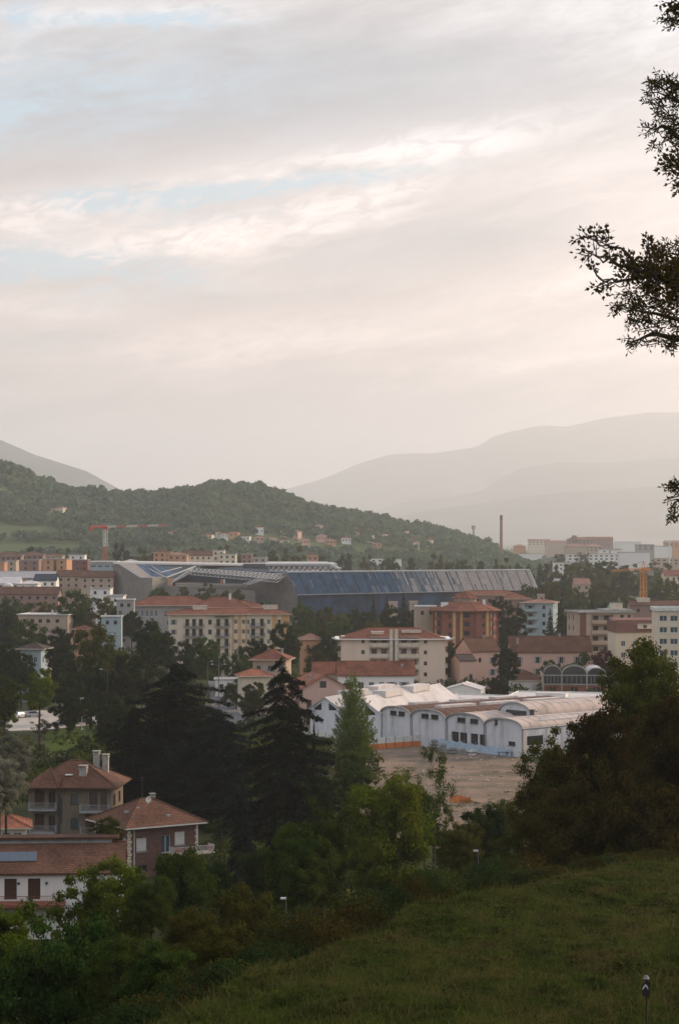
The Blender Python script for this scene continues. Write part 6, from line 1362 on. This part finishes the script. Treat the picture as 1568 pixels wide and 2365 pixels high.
lamp('white street lamp standing below the meadow rim', 661, 2075, 112, -1, .0, r=.035, hw=.3, group='slope lamps'); lamp('grey street lamp among dark trees beyond the meadow crest', 1104, 1965, 132, -1, .0, r=.035, hw=.3, group='slope lamps')
lamp('curved street lamp before the dark trees above the lawn', 249, 1549, 478, -1, 1.2, curved=True, r=.07); lamp('street lamp at the left edge beside the car park', 17, 1645, 425, -1, .5, r=.08); lamp('tall street lamp left of the pale street', 480, 1530, 560, 1, .8, curved=True, r=.09); lamp('double armed street lamp beside the pale street', 505, 1537, 545, -1, 1.4, curved=True, double=True, r=.1); lamp('very tall thin mast before the blue green tree', 506, 1490, 575, 1, .3, r=.09)
lamp('white post on the sunny lawn', 196, 1684, 456, -1, .2, r=.07)
lamp('pale pole beside the road sign', 206, 1612, 480, 1, .1, r=.08)
d = 478; o = thing('road_sign', 'white billboard on a pole above the parked cars', 'sign', (gx(190, d), d, 0)); MB().bar((0, 0, 0), (0, 0, zz(1612, d)), .1, 0, 8).build('pole', 'steel', o); w_ = .55; MB().box(-w_, w_, -.12, -.02, zz(1628, d), zz(1611, d)).build('panel', 'white_paint', o); MB().prism([(-.1, -.125, zz(1622, d)), (.35, -.125, zz(1620, d)), (.1, -.125, zz(1616, d))], (0, -.01, 0)).build('emblem', 'crane_red', o)
mat('car_white', (.62, .63, .64), .35, .05, 1, spec=.5); mat('car_silver', (.45, .48, .52), .3, .05, 1, metal=.4); mat('car_blue', (.03, .06, .14), .3, .05, 1, spec=.5); mat('car_dark', (.035, .035, .04), .3, .05, 1, spec=.5); mat('tyre', (.02, .02, .02), .9, .1, 4); mat('lamp_red', (.35, .02, .02), .4, .1, 2)
def car(label, X, Yb, m, rz, van=False):
    x, d = gp(X, Yb); o = thing('parked_car', label, 'car', (x, d, .03), R(rz), 'cars in the car park'); H = 1.9 if van else 1.45
    pr = [(-2.05, .3), (-2.1, .75), (-1.95, .95), (-1.7, 1.0), (1.1, .98), (2.0, .82), (2.1, .6), (2.05, .3)] if not van else [(-2.2, .35), (-2.25, .9), (-2.2, 1.15), (1.3, 1.15), (2.1, .95), (2.2, .6), (2.15, .35)]
    b = MB(); n = len(pr)
    for s_, iw in ((-1, .0), (1, .0)): b.poly([(p, s_*.86, z) for p, z in (pr if s_ < 0 else pr[::-1])])
    for i in range(n): a, c = pr[i], pr[(i+1) % n]; b.quad((a[0], -.86, a[1]), (c[0], -.86, c[1]), (c[0], .86, c[1]), (a[0], .86, a[1]))
    b.build('body', m, o)
    cab = [(-1.75, .98), (-1.35, H-.06), (.35, H-.04), (1.15, .98)] if not van else [(-2.15, 1.15), (-2.0, H-.06), (.7, H-.04), (1.4, 1.15)]
    g_ = MB(); 
    for s_ in (-1, 1): g_.poly([(p, s_*(.8 if z < 1.2 else .66), z) for p, z in (cab if s_ < 0 else cab[::-1])])
    for i in (0, 2): a, c = cab[i], cab[i+1]; wa, wc = (.8, .66) if i == 0 else (.66, .8); g_.quad((a[0], -wa, a[1]), (c[0], -wc, c[1]), (c[0], wc, c[1]), (a[0], wa, a[1]))
    g_.build('windows', 'glass', o); a, c = cab[1], cab[2]; MB().box(a[0]-.03, c[0]+.03, -.68, .68, H-.06, H).bar((a[0], -.67, H-.05), (cab[0][0], -.81, cab[0][1]), .04).bar((a[0], .67, H-.05), (cab[0][0], .81, cab[0][1]), .04).bar((c[0], -.67, H-.05), (cab[3][0], -.81, cab[3][1]), .04).bar((c[0], .67, H-.05), (cab[3][0], .81, cab[3][1]), .04).build('roof', m, o)
    for px_ in (-1.3, 1.35):
        for s_ in (-1, 1): wq = MB().bar((0, -.1, 0), (0, .1, 0), .32, 0, 14).build('wheel', 'tyre', o, (px_, s_*.8, .32)); MB().bar((0, -.112, 0), (0, .112, 0), .17, 0, 8).build('rim', 'steel', wq)
    for s_ in (-1, 1): MB().box(2.05, 2.13, s_*.65-.16, s_*.65+.16, .62, .76).build('headlight', 'white_paint', o); MB().box(-2.14, -2.05, s_*.7-.12, s_*.7+.12, .7, .88).build('tail_light', 'lamp_red', o)
car('white hatchback at the left of the car park', 46, 1658, 'car_white', 62); car('silver white car parked between two trees', 78, 1656, 'car_silver', 30); car('dark blue car behind the small brownish tree', 150, 1676, 'car_blue', 35); car('black estate car at the right of the car park', 192, 1672, 'car_dark', 8, True)
car('pale car standing under the right skirt of the large cedar', 752, 1690, 'car_silver', 15); car('dark car on the pale street', 533, 1592, 'car_dark', 70)
# little way lamp post with a white mark in the meadow
X, d = 1491, 61.5; x = gx(X, d); zb = gz(x, d); H = 1.1; o = thing('marker_post', 'black post with white plate and pale round cap in the meadow', 'post', (x, d, zb)); H = zz(2262, d)-zb
MB().bar((0, 0, 0), (.02, 0, H), .028, 0, 8).build('post', 'tyre', o); MB().prism([(-.13, -.05, H-.45), (.10, -.05, H-.5), (.12, -.05, H-.08), (.02, -.05, H), (-.12, -.05, H-.16)], (0, .04, 0)).build('plate', 'tyre', o)
MB().prism([(-.11, -.06, H-.3), (-.02, -.06, H-.18), (.06, -.06, H-.3), (.04, -.06, H-.2), (-.02, -.06, H-.12), (-.1, -.06, H-.22)], (0, .008, 0)).build('white_mark', 'white_paint', o)
m = MB(); n = 10
for i in range(n):
    a0, a1 = 6.283*i/n, 6.283*(i+1)/n; m.quad((.10*math.cos(a0), .10*math.sin(a0), .0), (.10*math.cos(a1), .10*math.sin(a1), .0), (.055*math.cos(a1), .055*math.sin(a1), .09), (.055*math.cos(a0), .055*math.sin(a0), .09)); m.add([(0, 0, .11), (.055*math.cos(a0), .055*math.sin(a0), .09), (.055*math.cos(a1), .055*math.sin(a1), .09)], [(0, 1, 2)])
m.build('cap', 'lamp_grey', o, (0, 0, H+.02))

# ------------------------------------------------------------ near branches at the right edge
def near_tree(name, label, tx, ty, limbs, clusters, leafn, lsize, seed, asp, serr=False):
    """trunk out of the picture to the right; limbs reach in, twigs carry paired leaves"""
    r = np.random.default_rng(seed); zb = gz(tx, ty); o = thing(name, label, 'tree', (tx, ty, zb)); O = Vector((tx, ty, zb)); m = MB(); top = 62-zb
    m.tube([(0, 0, -.3), (.1, 0, top*.35), (-.1, .1, top*.65), (0, 0, top)], [.34, .26, .17, .05], 0, 9); m.build('trunk', 'bark', o)
    tw = MB(); LV, LN, LT = [], [], []
    for pts in limbs:
        P = [Vector(W(a+(16 if c < 20 else 10), b, c))-O for a, b, c in pts]; h0 = P[0].z; P = ([Vector((0, 0, h0-.8))] if pts[0][0] > 1595 else [])+P; Q = [P[0], P[1]]
        for i in range(1, len(P)-1):
            for q in (.33, .66): Q.append(P[i].lerp(P[i+1], q)+Vector((r.normal()*.015, r.normal()*.03, r.normal()*.02)))
            Q.append(P[i+1])
        P = Q; n = len(P); r0 = .05 if pts[0][0] > 1595 else .016; rad = [r0*(1-.9*i/(n-1)) for i in range(n)]
        tw.tube(P, rad, 0, 6)
    def twig(a, b, n, sz):
        a, b = Vector(a), Vector(b); L_ = (b-a).length; ax = (b-a).normalized(); side = ax.cross(Vector((0, -1, .25))).normalized(); mid = (a+b)/2+Vector(r.normal(size=3))*L_*.08; tw.tube([a, mid, b], [.009, .006, .002], 0, 3)
        for i in range(n):
            t = .2+.8*(i+.5)/n; p = a.lerp(mid, t*2) if t < .5 else mid.lerp(b, t*2-1)
            for s_ in (-1, 1):
                dr = (ax*.55+side*s_*(.8+.3*r.random())+Vector(r.normal(size=3))*.35).normalized(); LV.append(p+dr*sz*.55); LT.append(dr); LN.append(r.normal(size=3)+np.array([0, -1.0, .6]))
        LV.append(b+ax*sz*.5); LT.append(ax); LN.append(r.normal(size=3)+np.array([0, -1, .5]))
    for cx_, cy_, rx, ry, d0, n, ln, a0, a1 in clusters:   # ellipse of twigs; heading range in degrees
        for i in range(n):
            a = r.random()*6.283; q = math.sqrt(r.random()); X, Y = cx_+rx*q*math.cos(a), cy_+ry*q*math.sin(a); d = d0+r.normal()*.5
            p = Vector(W(X, Y, d))-O; an = R(r.uniform(a0, a1)); L_ = ln*r.uniform(.5, 1.2); e = p+Vector((math.cos(an)*L_, r.normal()*.1*L_/.3, math.sin(an)*L_)); twig(p, e, max(2, int(L_/(lsize*.62))), lsize*r.uniform(.7, 1.15))
            if i % 3 == 0:
                back = p+Vector((.08+.10*r.random(), r.normal()*.05, -abs(r.normal())*.035)); mid_ = (back+p)/2+Vector((0, 0, -.03)); tw.tube([back, mid_, p], [.007, .006, .004], 0, 3)
    tw.build('branch', 'bark', o)
    c = np.array([tuple(v_) for v_ in LV]); t = np.array([tuple(v_) for v_ in LT]); nn = np.array(LN); nn -= t*np.sum(nn*t, 1, keepdims=True); nn /= np.linalg.norm(nn, axis=1, keepdims=True); b = np.cross(nn, t); s = (lsize*.5*r.uniform(.75, 1.2, len(c)))[:, None]
    if serr:   # toothed leaves: three overlapping points each
        q = [];
        for k, (ang, sc_) in enumerate(((0, 1.15), (.75, .7), (-.75, .7))):
            tt = t*math.cos(ang)+b*math.sin(ang); bb = np.cross(nn, tt); q.append(np.stack([c-t*s*.3, c+tt*s*.3*sc_+bb*s*.26, c+tt*s*sc_*1.1, c+tt*s*.3*sc_-bb*s*.26], 1))
        v_ = np.concatenate(q, 1).reshape(-1, 3)
    else: v_ = np.stack([c-t*s, c+b*s*asp, c+t*s, c-b*s*asp], 1).reshape(-1, 3)
    link('leaves', npmesh('leaves', v_, 4, leafn), o)
def sprays(lst, d0, dens, ln):
    out = []
    for X, Y, rx, ry, a0, a1 in lst: out.append((X+(16 if d0 < 20 else 10), Y, rx, ry, d0, max(3, int(rx*ry*dens)), ln, a0, a1))
    return out
near_tree('ash_tree', 'ash tree at the right edge, its fine leafed sprays hanging against the sky', 6.6, 22.5,
 [[(1640, 300, 22.3), (1560, 320, 22), (1520, 290, 22), (1496, 300, 22)], [(1640, 230, 22.3), (1560, 235, 22), (1505, 212, 22)], [(1640, 760, 22.3), (1540, 735, 22), (1430, 708, 22)], [(1600, 790, 22.2), (1500, 770, 22), (1450, 788, 22)], [(1620, 1150, 22.3), (1545, 1122, 22)], [(1640, 60, 22.3), (1540, 45, 22)], [(1620, 640, 22.4), (1530, 590, 22)]],
 sprays([(1535, 195, 30, 14, 60, 220), (1505, 208, 16, 10, 90, 230), (1550, 225, 18, 22, 60, 250), (1510, 235, 10, 10, 130, 260), (1520, 265, 16, 12, 100, 260), (1500, 298, 14, 8, 140, 240), (1515, 320, 16, 7, 150, 260), (1550, 285, 20, 22, 100, 260), (1560, 325, 12, 14, 120, 270),
  (1545, 48, 22, 8, 150, 270), (1560, 36, 10, 10, 90, 250), (1520, 590, 14, 10, 60, 200), (1550, 582, 18, 12, 60, 180), (1556, 625, 14, 26, 60, 250), (1500, 668, 24, 14, 90, 240), (1450, 682, 16, 10, 100, 220), (1430, 708, 14, 10, 110, 250), (1475, 708, 28, 14, 90, 260), (1530, 700, 34, 22, 80, 260), (1460, 738, 24, 8, 160, 280), (1510, 742, 30, 8, 140, 270),
  (1555, 740, 16, 16, 120, 270), (1462, 780, 18, 10, 180, 290), (1500, 762, 20, 7, 160, 260), (1540, 785, 22, 10, 170, 280), (1562, 770, 10, 12, 160, 270), (1545, 1120, 14, 7, 110, 230), (1560, 1135, 10, 18, 100, 250), (1552, 1160, 10, 8, 180, 270), (1556, 1184, 11, 9, 200, 280)], 22, .062, .115), 'leaf_ash', .058, 1, .30)
near_tree('oak_tree', 'dark tree with toothed leaves reaching in from the right edge', 5.8, 18.3,
 [[(1660, 700, 18.3), (1568, 665, 18.1), (1500, 635, 18), (1467, 629, 18), (1410, 612, 18), (1366, 594, 18)], [(1467, 629, 18), (1430, 585, 18), (1385, 567, 18), (1336, 549, 18)], [(1480, 640, 18), (1420, 648, 18), (1380, 652, 18), (1362, 636, 18)], [(1500, 630, 18), (1484, 600, 18), (1480, 572, 18)], [(1530, 640, 18), (1500, 596, 18)], [(1640, 420, 18.2), (1560, 400, 18), (1530, 370, 18)], [(1640, 30, 18.3), (1560, 18, 18), (1525, 12, 18)]],
 sprays([(1344, 550, 14, 4, 110, 200), (1366, 556, 12, 5, 60, 150), (1384, 560, 6, 6, 60, 110), (1352, 584, 10, 9, 70, 240), (1397, 604, 5, 8, 70, 120), (1420, 612, 8, 6, 60, 180), (1440, 612, 12, 8, 60, 160), (1362, 636, 4, 6, 70, 120), (1375, 651, 8, 3, 200, 290), (1400, 650, 8, 3, 200, 290), (1425, 646, 12, 4, 60, 290),
  (1480, 575, 5, 10, 70, 110), (1490, 590, 8, 10, 60, 120), (1502, 592, 5, 12, 60, 110), (1450, 624, 18, 9, 60, 240), (1485, 622, 22, 14, 50, 230), (1520, 636, 26, 20, 40, 250), (1552, 660, 18, 26, 60, 260), (1490, 645, 18, 7, 180, 280), (1535, 372, 8, 8, 90, 180), (1534, 388, 10, 6, 100, 200), (1556, 372, 10, 12, 70, 200), (1558, 400, 10, 12, 120, 260), (1562, 425, 6, 10, 200, 280), (1548, 8, 18, 6, 90, 230), (1560, 25, 8, 8, 120, 250)], 18, .08, .10), 'leaf_black', .06, 2, .5, True)
#HAZE
def haze():
    m = bpy.data.materials.new('haze_air'); m.use_nodes = True; t = m.node_tree
    for n_ in list(t.nodes): t.nodes.remove(n_)
    v = t.nodes.new('ShaderNodeVolumePrincipled'); v.inputs['Color'].default_value = (.90, .935, 1.0, 1); v.inputs['Density'].default_value = 1/12500
    v.inputs['Anisotropy'].default_value = .5
    o = t.nodes.new('ShaderNodeOutputMaterial'); t.links.new(v.outputs[0], o.inputs['Volume']); MATS['haze_air'] = m
    b = MB(); b.box(-26000, 26000, -9000, 29500, -6, 1450); tag(b.build('haze', 'haze_air'), 'pale evening haze lying over the whole valley', 'haze', kind='stuff')
haze()
